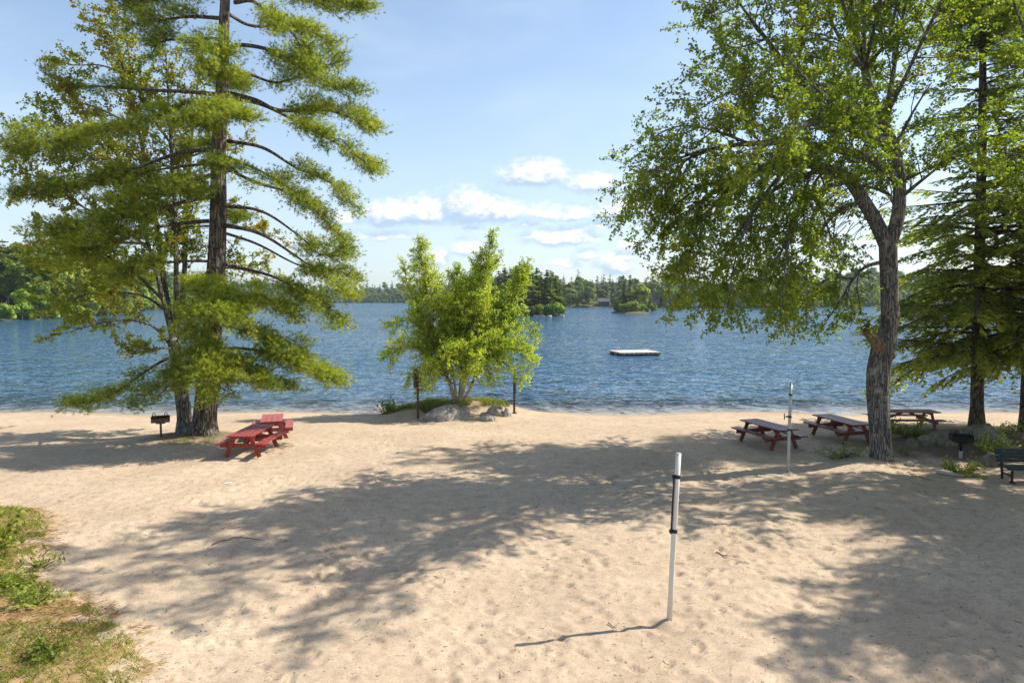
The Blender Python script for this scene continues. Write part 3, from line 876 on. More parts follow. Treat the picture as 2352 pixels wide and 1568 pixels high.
# ---- left young maple behind the pine
def build_left_maple():
    base = G(428, 1008)
    root = thing('red_maple_tree', 'slender many-stemmed maple with reddish young leaves standing behind the pine', 'tree', base)
    tr = Acc(); wood = Acc(); cr = Acc()
    Y = 26.2
    P, L = resample(V3([(428, 1014, Y), (424, 960, Y), (416, 890, Y), (408, 830, 26.4), (398, 780, 26.6)]), .15)
    z = P[:, 2] - base[2]
    tube(tr, P, np.interp(z, [-.2, .15, .6, 4], [.42, .36, .27, .22]), 20, 0, .02)
    L_ = [
        ([(398, 785, 26.6), (385, 700, 27), (370, 600, 27.4), (350, 450, 27.8), (318, 300, 28), (285, 170, 28), (262, 70, 28), (255, 0, 28)], .13, .02),
        ([(400, 790, 26.6), (405, 680, 27), (402, 500, 27.6), (392, 330, 28), (385, 200, 28.3), (380, 110, 28.5)], .12, .02),
        ([(402, 790, 26.6), (420, 680, 27.4), (428, 520, 28.2), (438, 360, 28.8), (450, 230, 29), (460, 130, 29)], .12, .02),
        ([(398, 785, 26.6), (375, 690, 26.4), (340, 560, 26.2), (280, 420, 26), (215, 300, 26), (165, 210, 26)], .10, .015),
        ([(390, 790, 26.5), (345, 745, 26), (270, 735, 25.6), (200, 750, 25.4), (150, 765, 25.4)], .06, .012),
        ([(388, 720, 27), (330, 680, 26.8), (240, 670, 26.6), (150, 690, 26.4), (110, 700, 26.4)], .06, .012),
        ([(385, 700, 27), (300, 620, 27), (200, 570, 27), (110, 560, 27), (50, 555, 27)], .06, .012),
        ([(370, 600, 27.4), (290, 530, 27.6), (180, 470, 27.8), (90, 430, 28), (20, 430, 28)], .06, .012),
        ([(352, 460, 27.8), (270, 400, 28), (170, 340, 28), (80, 320, 28), (25, 335, 28)], .06, .012),
        ([(318, 300, 28), (250, 260, 28), (160, 230, 28), (95, 235, 28)], .05, .012),
        ([(285, 170, 28), (230, 150, 28), (170, 150, 28), (130, 140, 28)], .04, .01),
        ([(262, 90, 28), (225, 60, 28), (205, 40, 28)], .04, .01),
        ([(280, 420, 26), (190, 400, 25.6), (110, 410, 25.4), (50, 395, 25.4)], .04, .01),
        ([(215, 300, 26), (150, 290, 26), (90, 260, 26)], .04, .01),
        ([(340, 560, 26.2), (260, 560, 25.6), (170, 600, 25.2), (90, 640, 25)], .05, .012),
        ([(402, 500, 27.6), (330, 420, 28.4), (260, 360, 29), (200, 330, 29.4)], .05, .012),
        ([(392, 330, 28), (330, 240, 28.6), (300, 150, 29), (290, 90, 29)], .05, .012),
        ([(428, 520, 28.2), (500, 520, 28.6), (570, 530, 29), (640, 545, 29)], .05, .012, .7),
        ([(420, 660, 27.4), (490, 620, 28), (560, 620, 28.4), (640, 650, 28.6)], .05, .012),
        ([(412, 740, 27), (480, 720, 27.6), (540, 720, 28), (590, 740, 28.3)], .05, .012),
        ([(438, 360, 28.8), (500, 340, 29), (560, 330, 29)], .04, .012, .6),
        ([(400, 800, 26.5), (360, 800, 25.6), (320, 810, 25.2), (290, 815, 25)], .05, .012),
        ([(385, 690, 27), (320, 650, 28.4), (250, 640, 29.4), (190, 640, 30)], .05, .012),
        ([(350, 450, 27.8), (300, 480, 29), (230, 520, 30), (140, 530, 30.5)], .05, .012),
    ]
    L_ = [(V3(l[0]), *l[1:]) for l in L_]
    tf = lambda C, t: np.clip(t + .02 + .35 * (rng.random(len(t)) < .13), 0, 1)
    n = broadleaf(wood, cr, L_, .165, 1.35, .105, .34, 12, .105, .03, t0=.25, wander=.15, up=.28, tintf=tf)
    print('left maple leaves', n)
    tr.build('trunk', M['maplebark'], root, base)
    wood.build('limb_wood', M['maplebark'], root, base)
    cr.build('crown', M['redmaple'], root, base)


# ---- white pine
def pine_branch(wood, cr, pts, r0, width, t0, dens=1.0, tintoff=0.0):
    P, L = resample(pts, .2)
    r = np.linspace(r0, .012, len(P))
    tube(wood, P, r, 7, 0, .02)
    T = nrm(np.gradient(P, axis=0))
    n = int(L * (1 - t0) / .12 * dens)
    S0, S1 = [], []
    tc, td = [], []
    upv = np.array([0, 0, 1.0])
    for j in range(n):
        t = t0 + (1 - t0) * (j + rng.random()) / max(1, n)
        i = min(int(t * (len(P) - 1)), len(P) - 1)
        s = 1 if rng.random() < .5 else -1
        side = nrm(np.cross(T[i], upv)) * s
        u = (t - t0) / (1 - t0)
        w = width * 1.22 * (.40 + 1.0 * u ** .7) * (1.05 - .55 * u ** 4) * rng.uniform(.45, 1.1)
        d = nrm(side * rng.uniform(.5, 1.0) + T[i] * rng.uniform(.45, .9) + upv * rng.uniform(-.15, .45) + rng.normal(0, .14, 3))
        e = P[i] + d * w
        e[2] -= .10 * w * w
        S0.append(P[i]); S1.append(e)
        k = max(3, int(w / .085))
        for f in np.linspace(.25, 1.0, k):
            c = P[i] * (1 - f) + e * f + rng.normal(0, .05, 3)
            tc.append(c); td.append(d * .8 + upv * .30 + rng.normal(0, .35, 3))
        # sub twigs
        for q in range(int(2 + w * 3.5)):
            f = rng.uniform(.25, .95)
            c0 = P[i] * (1 - f) + e * f
            d2 = nrm(d + rng.normal(0, .55, 3) * np.array([1, 1, .55]) + upv * .12)
            l2 = rng.uniform(.18, .42)
            S0.append(c0); S1.append(c0 + d2 * l2)
            for g in (.4, .7, 1.0):
                tc.append(c0 + d2 * l2 * g + rng.normal(0, .03, 3)); td.append(d2 + upv * .35 + rng.normal(0, .3, 3))
    if not tc: return 0
    # feathery rounded pads round the outer part of the bough
    npad = max(4, int(L * (1 - t0) / .34 * (.55 + .75 * width) * dens))
    for q in range(npad):
        u = .95 * ((q + rng.random()) / npad) ** .85
        k = min(int((t0 + (1 - t0) * u) * (len(P) - 1)), len(P) - 1)
        lat = width * (.36 + .80 * u) * (1.05 - .6 * u ** 5)
        c0 = P[k] + np.cross(T[k], upv) * rng.uniform(-1, 1) * lat + T[k] * rng.normal(.1, .15) + upv * rng.normal(.05, .16)
        S0.append(P[max(0, k - 2)]); S1.append(c0)
        rp = rng.uniform(.24, .50) * (.65 + .5 * width)
        m = int(300 * rp * rp / .12 * .42)
        e = rng.normal(0, .55, (m, 3)) * rp * np.array([1, 1, .55])
        e += T[k] * (rng.random((m, 1)) - .3) * rp * 1.1
        tc.extend(list(c0 + e)); td.extend(list(nrm(e) * .8 + T[k] * .45 + upv * .40 + rng.normal(0, .2, (m, 3))))
    prisms(wood, S0, S1, .010, .003, 0)
    tc = np.array(tc); td = np.array(td)
    tt = np.clip(rng.normal(.45 + tintoff, .26, len(tc)) + (vnoise(tc[:, 0] * 1.5 + 90, tc[:, 2] * 1.5 + 40, 4) - .5) * .45, 0, 1)
    needles(cr, tc, td, 13, .135, .0105, .50, 0, tt)
    return len(tc)


def build_pine():
    base = G(470, 1004)
    root = thing('white_pine_tree', 'tall white pine with a thick dark trunk and feathery layered boughs beside the red tables', 'tree', base)
    tr = Acc(); wood = Acc(); cr = Acc()
    Y = 25.8
    tp = [(468, 1012, Y), (472, 940, Y), (480, 840, Y), (488, 740, Y), (495, 640, Y), (500, 540, Y), (502, 440, Y), (502, 350, Y), (508, 250, Y), (512, 150, Y), (515, 50, Y), (520, -60, Y), (522, -200, Y), (522, -330, Y)]
    P, L = resample(V3(tp), .2)
    z = P[:, 2] - base[2]
    tube(tr, P, np.interp(z, [-.3, .1, .5, 1.5, 4, 8, 12, 16, 21, 23], [.62, .54, .44, .40, .36, .30, .24, .17, .06, .03]), 26, 0, .014)
    f = Y
    B = [  # points, r0, width, t0
        # right side
        ([(539, 6, f), (586, 6, 25.4), (664, 70, 25), (700, 120, 24.8)], .08, .8, .35),
        ([(520, 117, f), (547, 104, 25.6), (625, 117, 25.2), (703, 164, 25), (770, 195, 24.8), (818, 205, 24.7)], .09, .8, .30),
        ([(518, -10, f), (600, -30, 26), (703, -5, 26.2), (780, 5, 26.2), (850, 8, 26.2)], .08, .75, .35),
        ([(512, 160, f), (570, 170, 26.5), (640, 190, 27.2), (720, 160, 27.6), (790, 140, 27.8)], .07, .8, .4),
        ([(520, 30, f), (580, 60, 26.8), (680, 60, 27.5), (770, 100, 28)], .07, .8, .35),
        ([(510, 211, f), (586, 230, 25.6), (644, 254, 25.4), (760, 255, 25.2), (865, 300, 25)], .10, .85, .42),
        ([(510, 225, f), (600, 240, 26.4), (700, 290, 26.8), (790, 340, 27), (855, 385, 27)], .09, .9, .42),
        ([(523, 324, f), (605, 340, 25.6), (683, 387, 25.4), (762, 422, 25.2), (816, 478, 25)], .08, .65, .52),
        ([(505, 355, f), (586, 387, 25), (656, 426, 24.4), (725, 475, 24)], .07, .8, .58),
        ([(505, 380, f), (590, 420, 26.4), (680, 450, 27), (770, 530, 27.4), (800, 570, 27.4)], .07, .7, .6),
        ([(502, 473, f), (600, 485, 25.5), (684, 539, 25.2), (742, 586, 25), (800, 560, 25)], .07, .65, .60),
        ([(500, 513, f), (598, 537, 25.6), (684, 591, 25.4), (762, 646, 25.3), (812, 685, 25.2)], .08, .65, .58),
        ([(500, 530, f), (590, 560, 26.4), (690, 610, 26.8), (770, 620, 27), (810, 640, 27)], .06, .6, .62),
        ([(498, 603, f), (625, 634, 25.4), (684, 669, 25.2), (723, 700, 25), (790, 740, 25)], .08, .75, .50),
        ([(494, 690, f), (560, 680, 25.2), (620, 690, 24.8), (680, 730, 24.6)], .06, .8, .4),
        ([(490, 740, f), (560, 760, 25), (640, 790, 24.6), (700, 820, 24.4)], .07, .85, .35),
        ([(484, 800, f), (560, 800, 25.2), (640, 815, 24.8), (720, 850, 24.5), (770, 880, 24.4)], .07, .85, .35),
        ([(484, 810, f), (560, 850, 24.6), (620, 880, 24), (670, 895, 23.7)], .06, .7, .3),
        # left side
        ([(515, 43, f), (430, 39, 25.6), (350, 51, 25.4), (297, 57, 25.2)], .08, .75, .25),
        ([(500, 90, f), (430, 90, 25.6), (365, 98, 25.5), (345, 140, 25.4)], .07, .6, .25),
        ([(516, 0, f), (440, -20, 26.4), (360, 0, 27), (270, 25, 27.2)], .08, .7, .3),
        ([(508, 219, f), (430, 211, 25.8), (340, 207, 25.8), (234, 199, 25.6), (164, 195, 25.6), (95, 165, 25.5)], .09, .22, .45),
        ([(506, 235, f), (430, 235, 24.6), (330, 280, 23.8), (200, 310, 23.2), (90, 330, 23), (20, 350, 22.9)], .09, .85, .22),
        ([(484, 344, f), (410, 352, 25.6), (332, 379, 25.4), (240, 410, 25.2), (156, 434, 25), (30, 453, 25)], .08, .6, .40),
        ([(490, 375, f), (400, 385, 26.2), (300, 400, 26.6), (220, 420, 26.8)], .06, .6, .5),
        ([(484, 402, f), (420, 420, 24.6), (344, 437, 24), (260, 470, 23.4)], .07, .8, .32),
        ([(496, 450, f), (420, 465, 24.6), (330, 490, 23.8), (200, 520, 23), (90, 535, 22.8)], .08, .85, .3),
        ([(480, 508, f), (400, 515, 25.2), (330, 530, 24.6), (234, 565, 24), (120, 590, 23.8)], .08, .75, .38),
        ([(490, 600, f), (420, 600, 25), (340, 610, 24.4), (240, 640, 24)], .06, .7, .4),
        ([(484, 800, f), (391, 822, 25), (340, 849, 24.6), (273, 896, 24.2), (227, 918, 24), (150, 930, 23.9)], .07, .45, .45),
        ([(480, 830, f), (420, 850, 24.8), (360, 890, 24.2), (310, 920, 24)], .05, .55, .35),
        # towards and away from the camera
        ([(512, 130, f), (500, 120, 24.4), (470, 110, 23.2), (455, 105, 22.8)], .06, .75, .3),
        ([(512, 175, f), (512, 165, 24.2), (510, 160, 23)], .06, .7, .25),
        ([(508, 250, f), (515, 250, 24), (525, 260, 22.6), (535, 275, 22.2)], .08, .95, .2),
        ([(505, 300, f), (470, 290, 24.2), (430, 280, 23)], .06, .7, .3),
        ([(500, 390, f), (500, 380, 24.4), (530, 385, 23.4), (550, 400, 23)], .06, .65, .25),
        ([(500, 440, f), (450, 430, 24), (420, 425, 23), (400, 440, 22.6)], .06, .8, .3),
        ([(496, 640, f), (490, 670, 24.2), (480, 710, 22.8), (470, 735, 22.4)], .08, .95, .15),
        ([(492, 680, f), (520, 690, 24.6), (545, 720, 23.6), (555, 750, 23.2)], .07, .85, .2),
        ([(490, 700, f), (440, 720, 24.6), (420, 760, 23.6), (400, 790, 23.2)], .06, .8, .3),
        ([(484, 780, f), (478, 800, 24.2), (480, 840, 23), (490, 870, 22.6)], .07, .85, .2),
        ([(482, 830, f), (500, 850, 24.4), (505, 890, 23.2), (500, 915, 22.9)], .06, .75, .35),
        ([(484, 820, f), (440, 840, 24.4), (400, 870, 23.4), (375, 900, 23)], .05, .65, .3),
        ([(484, 800, f), (540, 830, 24.4), (570, 860, 23.6), (585, 875, 23.2)], .06, .75, .3),
        ([(510, 200, f), (520, 190, 27.4), (540, 200, 28.6)], .06, .8, .3),
        ([(505, 330, f), (480, 330, 27.4), (450, 340, 28.6)], .06, .8, .3),
        ([(500, 470, f), (520, 480, 27.2), (540, 500, 28.6)], .06, .7, .4),
        ([(495, 640, f), (470, 650, 27.2), (450, 670, 28.4)], .06, .8, .3),
    ]
    # the part above the picture's edge (it throws shade)
    for q in range(22):
        py = -40 - q * 13
        a = rng.uniform(0, 6.28); ln = 4.2 - q * .15
        p0 = at(520, py, Y)
        e = p0 + np.array([math.cos(a) * ln, math.sin(a) * ln, .3])
        B.append(([p0, (p0 + e) / 2 + np.array([0, 0, .25]), e], .06, .8, .3))
    n = 0
    for b in B:
        pts = b[0] if isinstance(b[0][0], np.ndarray) else V3(b[0])
        n += pine_branch(wood, cr, pts, b[1], b[2], b[3], 1.0)
    print('pine tufts', n)
    # dead twigs round the lower trunk
    k = 130
    zz = rng.uniform(1.6, 9, k)
    ix = np.array([np.interp(q, z, np.arange(len(z))) for q in zz]).astype(int)
    a = rng.uniform(0, 6.28, k); ln = rng.uniform(.5, 1.6, k)
    E = P[ix] + np.stack([np.cos(a) * ln, np.sin(a) * ln, rng.uniform(-.5, .1, k)], 1)
    prisms(wood, P[ix], E, .014, .003)
    tr.build('trunk', M['pinebark'], root, base)
    wood.build('bough_wood', M['pinebark'], root, base)
    cr.build('crown', M['pine'], root, base)
    return root


# ---- hemlock style conifers on the right
def hemlock_mesh(root, base, trunk_pts, radf, z0, z1, lenf, nb, droop=.10, sprays=1.0, azf=None, seed=1):
    tr = Acc(); wood = Acc(); cr = Acc()
    P, L = resample(trunk_pts, .25)
    z = P[:, 2] - base[2]
    tube(tr, P, np.interp(z, *radf), 20, 0, .02)
    S0, S1, C, D = [], [], [], []
    up = np.array([0, 0, 1.0])
    az = 0
    for b in range(nb):
        f = b / (nb - 1)
        zz = z0 + (z1 - z0) * f ** 1.25 + rng.uniform(-.15, .15)
        p = np.array([np.interp(zz, z, P[:, k]) for k in range(3)])
        az = az + 2.4 + rng.uniform(-.5, .5) if azf is None else azf(f)
        ln = lenf(f) * rng.uniform(.65, 1.15)
        d = np.array([math.cos(az), math.sin(az), rng.uniform(-.05, .22)])
        B = grow(p, d, ln, 8, droop, .07)
        tube(wood, B, np.linspace(.018 + .014 * ln, .006, len(B)), 5, 0, 0, False)
        T = nrm(np.gradient(B, axis=0))
        ns = int(ln / .062 * sprays)
        for j in range(ns):
            t = .16 + .84 * (j + rng.random()) / ns
            k = min(int(t * 8), 7); g = t * 8 - k
            q = B[k] * (1 - g) + B[k + 1] * g
            s = 1 if rng.random() < .5 else -1
            side = nrm(np.cross(T[k], up)) * s
            w = (.40 + .20 * ln) * (1.15 - .70 * t) * rng.uniform(.6, 1.2)
            dd = nrm(side * rng.uniform(.6, 1) + T[k] * rng.uniform(.5, .9) + up * rng.uniform(-.25, .08))
            e = q + dd * w; e[2] -= .45 * w * w + .05
            S0.append(q); S1.append(e)
            m = max(3, int(w / .055))
            ff = rng.uniform(.1, 1.05, m)
            c = q[None] * (1 - ff[:, None]) + e[None] * ff[:, None] + rng.normal(0, .02, (m, 3))
            sd = np.cross(dd, up) * np.where(rng.random(m) < .5, 1, -1)[:, None]
            C.append(c); D.append(sd * rng.uniform(.4, 1, (m, 1)) + dd + rng.normal(0, .22, (m, 3)) - up * .22)
    prisms(wood, S0, S1, .008, .003)
    C = np.concatenate(C); D = nrm(np.concatenate(D))
    n = len(C)
    ln = rng.uniform(.10, .24, (n, 1))
    N = nrm(up + rng.normal(0, .45, (n, 3)))
    W = nrm(np.cross(D, N)) * ln * .24
    t = np.clip(rng.normal(.4, .2, n) + (vnoise(C[:, 0] * 1.1 + 60, C[:, 2] * 1.1 + C[:, 1] * .7 + 30, 8) - .5) * .6, 0, 1)
    leaves(cr, C, D * ln, W, 0, t, .05)
    print('hemlock sprays', n)
    tr.build('trunk', M['hembark'], root, base)
    wood.build('bough_wood', M['hembark'], root, base)
    cr.build('crown', M['hemlock'], root, base)


def build_right_conifers():
    Y = 27.2
    base = np.array(on_ground(*at(2244, 985, Y)[:2]))
    root = thing('hemlock_tree', 'tall dark hemlock with a straight bare lower trunk rising behind the boulders', 'tree', base)
    pts = [base + np.array([0, 0, -.3])] + V3([(2244, 900, Y), (2246, 780, Y), (2250, 600, Y), (2254, 400, Y), (2257, 200, Y), (2257, 40, Y), (2258, -120, Y), (2258, -300, Y)])
    hemlock_mesh(root, base, pts, ([-.3, .2, .8, 5, 12, 17, 22], [.36, .30, .235, .21, .15, .08, .02]), 3.0, 20.5,
                 lambda f: 4.3 * (1 - f) ** .5 * (1 if f < .45 else .6) + .5, 150, .10, .80)
    Y2 = 26.2
    b2 = np.array(on_ground(*at(2352, 1005, Y2)[:2]))
    r2 = thing('hemlock_tree', 'shorter hemlock at the right edge with a thin leaning trunk and dense drooping boughs', 'tree', b2)
    p2 = [b2 + np.array([0, 0, -.3]), b2 + np.array([0, 0, 2]), b2 + np.array([-.05, 0, 5]), b2 + np.array([.1, .1, 9]), b2 + np.array([.1, .2, 13.5])]
    hemlock_mesh(r2, b2, p2, ([-.3, .2, .8, 5, 9, 13.5], [.28, .23, .185, .16, .10, .02]), 3.0, 13.2, lambda f: 3.6 * (1 - f) ** .6 + .4, 108, .11, .80)
    # a pine above: feathery boughs reaching in at the top right
    Y3 = 28.5
    b3 = np.array(on_ground(20.9 + 1.6, Y3))
    r3 = thing('pine_tree', 'pine whose feathery upper boughs reach in at the top right corner', 'tree', b3)
    tr = Acc(); wood = Acc(); cr = Acc()
    P, L = resample([b3 + np.array([0, 0, z]) for z in (-.3, 5, 10, 15, 20, 24)], .3)
    tube(tr, P, np.interp(P[:, 2], [0, 1, 10, 20, 24], [.5, .38, .28, .12, .03]), 16, 0, .02)
    for l in ([(2352, 60, Y3), (2300, 70, 28), (2260, 95, 27.6), (2230, 130, 27.2)], [(2372, 10, Y3), (2290, 20, 28), (2220, 45, 27.6), (2140, 90, 27)],
              [(2372, -60, Y3), (2300, -40, 28), (2230, -5, 27.6), (2150, 30, 27)], [(2372, 190, Y3), (2330, 200, 28.2), (2290, 205, 28)],
              [(2372, -120, Y3), (2280, -100, 29), (2200, -60, 29.4)], [(2372, 40, Y3), (2330, 30, 26.6), (2290, 40, 25)], [(2372, 120, Y3), (2350, 110, 26.6), (2330, 130, 25)]):
        pine_branch(wood, cr, V3(l), .07, .85, .3)
    for q in range(34):
        zz = 9 + q * .42; a = q * 2.4
        ln = 4.2 * (1 - (zz - 9) / 18)
        p0 = b3 + np.array([0, 0, zz])
        if -2.9 < (a % 6.283) - 3.14 < -10: continue
        e = p0 + np.array([abs(math.cos(a)) * ln, math.sin(a) * ln, .2])
        pine_branch(wood, cr, [p0, (p0 + e) / 2 + np.array([0, 0, .2]), e], .06, .8, .3, .8)
    tr.build('trunk', M['pinebark'], r3, b3); wood.build('bough_wood', M['pinebark'], r3, b3); cr.build('crown', M['pine'], r3, b3)


# ---- birch clump
def build_birch():
    Y = 32.3
    base = np.array(on_ground(-2.6, Y))
    root = thing('birch_clump', 'bright green birch clump of several pale slanting stems on the rocky point', 'tree', base)
    wood = Acc(); cr = Acc()
    stems = [
        ([(1046, 932, Y), (1036, 890, Y), (1018, 840, 32.3), (1000, 780, 32.2), (985, 700, 32.1), (972, 620, 32.1), (962, 545, 32)], .10),
        ([(1050, 932, Y), (1044, 880, Y), (1035, 820, 32.6), (1040, 740, 32.9), (1048, 670, 33), (1052, 608, 33)], .075),
        ([(1056, 930, Y), (1068, 870, 32.2), (1082, 790, 32.1), (1100, 700, 32), (1118, 610, 32), (1134, 525, 32)], .12),
        ([(1060, 932, Y), (1085, 880, 32.4), (1115, 810, 32.6), (1150, 740, 32.8), (1188, 670, 32.9), (1214, 595, 33)], .085),
        ([(1053, 930, Y), (1058, 870, 32.7), (1062, 800, 33), (1080, 720, 33.4), (1110, 650, 33.5), (1150, 590, 33.6)], .07),
    ]
    limbs = []
    for pts, r in stems:
        a = Acc()
        P, L = resample(V3(pts), .15)
        tube(a, P, np.linspace(r, .012, len(P)), 10, 0, .03)
        a.build('trunk', M['birchbark'], root, base)
        # side limbs
        T = nrm(np.gradient(P, axis=0))
        n = 62
        for j in range(n):
            t = .27 + .71 * (j + rng.random()) / n
            i = int(t * (len(P) - 1))
            az = rng.uniform(0, 6.28)
            d = np.array([math.cos(az), math.sin(az) * .8, rng.uniform(.35, 1.1) + 2.2 * max(0, t - .4)])
            ln = np.interp(t, [.3, .45, .6, .8, 1], [1.9, 1.7, 1.25, .90, .35]) * rng.uniform(.6, 1.15)
            limbs.append((grow(P[i], d, ln, 6, .16 if t < .6 else .04, .10), .018, .004, 1.0))
    for l in ([(1010, 830, 32.2), (960, 800, 31.8), (915, 800, 31.5), (890, 830, 31.4)], [(1000, 790, 32.2), (950, 740, 32), (915, 740, 31.8), (895, 770, 31.6)],
              [(1030, 860, 32.3), (985, 850, 31.4), (950, 860, 31), (930, 880, 30.9)], [(1100, 820, 32.4), (1150, 790, 32), (1200, 790, 31.6), (1225, 820, 31.4)],
              [(1120, 800, 32.6), (1170, 760, 32.6), (1215, 750, 32.6), (1235, 780, 32.6)], [(1110, 830, 32.4), (1150, 830, 31.2), (1185, 850, 30.8), (1200, 875, 30.6)],
              [(1030, 850, 32.3), (1000, 830, 31), (980, 850, 30.4), (975, 880, 30.2)], [(1075, 840, 32.2), (1085, 810, 31), (1095, 820, 30.4), (1100, 850, 30.2)],
              [(1000, 840, 32.3), (950, 790, 32.6), (910, 790, 32.8), (890, 820, 33)], [(1110, 830, 32.4), (1160, 800, 31.4), (1205, 820, 31), (1215, 850, 30.9)], [(990, 790, 32.2), (955, 700, 32.2), (935, 650, 32.2), (928, 600, 32.2)], [(1040, 880, 32.3), (1010, 855, 31.6), (985, 870, 31.2), (975, 900, 31.1)], [(1085, 880, 32.3), (1110, 850, 31.6), (1130, 860, 31.2), (1140, 885, 31.1)], [(1060, 870, 32.2), (1062, 845, 31.4), (1070, 850, 31), (1072, 875, 30.9)], [(1060, 820, 32.2), (1045, 790, 31), (1035, 800, 30.4), (1030, 830, 30.2)]):
        limbs.append((V3(l), .03, .006, 1.6))
    n = broadleaf(wood, cr, limbs, .105, .75, .085, .22, 8, .072, .38, t0=.12, wander=.18, leaf_w=.42, up=.25, tw_r=.004, seclim=.5)
    print('birch leaves', n)
    wood.build('limb_wood', M['twig'], root, base)
    cr.build('crown', M['birch'], root, base)


mp = build_maple()
copy_thing(mp, on_ground(20.8, 22.0), R(100), .92, 'second maple standing just outside the picture on the right')
copy_thing(mp, on_ground(20.4, 16.8), R(20), .85, 'third maple standing just outside the picture, nearer the camera than the second')
build_left_maple()
build_pine()
build_right_conifers()
build_birch()


# ------------------------------------------------------------------ furniture
def picnic_table(label, loc, rotz, mat, L=1.9, W=.80, nb=4, group='picnic tables on the sand', H=.75):
    t = thing('picnic_table', label, 'picnic table', loc, rotz, group)      # long axis = local y
    a = Acc(); bw = W / nb
    for i in range(nb):
        box(a, (-W / 2 + bw * (i + .5), rng.uniform(-.008, .008), H - .02 + rng.uniform(-.003, .003)), (bw - .016, L, .04))
    a.build('table_top', mat, t)
    for s in (-1, 1):
        a = Acc(); box(a, (s * (W / 2 + .30), 0, .465), (.14, L, .045)); box(a, (s * (W / 2 + .155), 0, .465), (.14, L, .045))
        a.build('bench_seat', mat, t)
    for e in (-1, 1):
        y = e * (L / 2 - .28)
        for s in (-1, 1):
            a = Acc(); bar(a, (s * (W / 2 - .17), y, H - .045), (s * (W / 2 + .14), y, 0), .14, .042, (0, 1, 0)); a.build('leg', mat, t)
        a = Acc(); box(a, (0, y - e * .045, .375), (W + .72, .042, .14)); a.build('seat_beam', mat, t)
        a = Acc(); box(a, (0, y - e * .045, H - .087), (W - .04, .042, .09)); a.build('top_batten', mat, t)
        a = Acc(); bar(a, (0, y - e * .07, .39), (0, e * .10, H - .06), .04, .085); a.build('brace', mat, t)
    return t


def gl(px, py):
    return G(px, py)


picnic_table('bright red picnic table nearest the camera at the pine, long top pointing to the lake', on_ground(-8.93, 23.2), R(-1), M['redpaint'], 2.15, .84)
picnic_table('faded red picnic table farther from the camera, end-on behind the bright red one', on_ground(-9.25, 26.1), R(17), M['redpaint2'], 1.8, .80)
picnic_table('dark maroon picnic table standing behind the grey volleyball post', on_ground(9.32, 24.6), R(18), M['maroon'], 2.25, .80)
picnic_table('dark maroon picnic table partly hidden by the left side of the maple trunk', on_ground(12.3, 25.3), R(12), M['maroon'], 2.3, .80)
picnic_table('brown picnic table side-on between the maple trunk and the hemlock trunk', on_ground(15.75, 27.1), R(88), M['brownwood'], 2.35, .80)


def bench():
    p = G(2305, 1108)
    t = thing('park_bench', 'dark green metal park bench at the right edge of the sand', 'bench', (p[0] + .95, p[1] + .12, p[2]), R(-6))
    a = Acc()
    for i in range(5): box(a, (0, -.27 + i * .105, .44), (1.8, .085, .03))
    box(a, (0, -.335, .425), (1.8, .035, .07)); a.build('seat', M['bench'], t)
    a = Acc()
    for i in range(4): box(a, (0, .24 + i * .032, .56 + i * .095), (1.8, .028, .085))
    a.build('backrest', M['bench'], t)
    for s in (-.72, .72):
        a = Acc(); box(a, (s, -.24, .21), (.05, .05, .42)); box(a, (s, -.27, .02), (.07, .18, .03)); a.build('leg', M['black'], t)
        a = Acc(); bar(a, (s, .22, 0), (s, .35, .90), .05, .05, (1, 0, 0)); a.build('leg', M['black'], t)
        a = Acc(); box(a, (s, -.01, .20), (.04, .44, .04)); a.build('stretcher', M['black'], t)


bench()


def volley_post(kind):
    near = kind == 'near'
    px, py, tx, ty = (1537, 1428, 1558.5, 1041) if near else (1809.5, 1086, 1816.8, 880)
    p = G(px, py)
    top = at(tx, ty, p[1] + .05)
    h = top[2] - p[2]
    lab = 'white plastic volleyball post with a black rod, nearest the camera on the sand' if near else 'grey metal volleyball post with a small hand wheel, before the maroon picnic table'
    t = thing('volleyball_post', lab, 'post', p)
    r = .044 if near else .044
    dx, dy = top[0] - p[0], top[1] - p[1]
    q = lambda f, ox=0, oy=0: np.array([dx * f + ox, dy * f + oy, h * f])
    mt = M['pvc'] if near else M['greymetal']
    a = Acc(); tube(a, [q(-.08), q(.25), q(.5), q(.75), q(1)], r, 28, 0)
    a.build('pole', mt, t)
    if near:
        for f in (.865, .545):
            a = Acc(); tube(a, [q(f - .011), q(f + .011)], r + .007, 28)
            s = a.build('strap', M['strap'], t)
            a = Acc(); tube(a, [q(f, -.07, -.02) + (0, 0, -.03), q(f, -.07, -.02) + (0, 0, .03)], .017, 10)
            box(a, q(f, -.06, -.02), (.03, .03, .02)); tube(a, [q(f, -.095, -.02), q(f, -.05, -.02)], .010, 8)
            a.build('clamp_bolt', M['black'], s)
        a = Acc(); tube(a, [q(.53, -.058, -.03), q(.7, -.058, -.03), q(.875, -.058, -.03)], .014, 10); a.build('net_rod', M['black'], t)
        a = Acc(); tube(a, [q(1.0), q(1.004)], r * .82, 24); a.build('pole_mouth', M['greymetal'], t)
    else:
        for f in (.875, .63, .485):
            a = Acc(); tube(a, [q(f - .010), q(f + .010)], r + .014, 24); a.build('collar', M['black'], t)
        a = Acc(); tube(a, [q(.63, -.05), q(.63, -.16)], .012, 8); box(a, q(.63, -.075), (.05, .05, .05)); c = a.build('winch_axle', M['rust'], t)
        a = Acc()
        ang = np.linspace(0, 2 * math.pi, 21)
        c0 = q(.63, -.165)
        tube(a, [c0 + np.array([0.02 * math.cos(x), .06 * math.cos(x), .095 * math.sin(x)]) for x in ang], .011, 6, cap=False)
        for x in (0.3, 1.87, 3.44, 5.0): tube(a, [c0, c0 + np.array([0, .06 * math.cos(x), .095 * math.sin(x)])], .007, 5)
        a.build('hand_wheel', M['rust'], t)


volley_post('near'); volley_post('far')


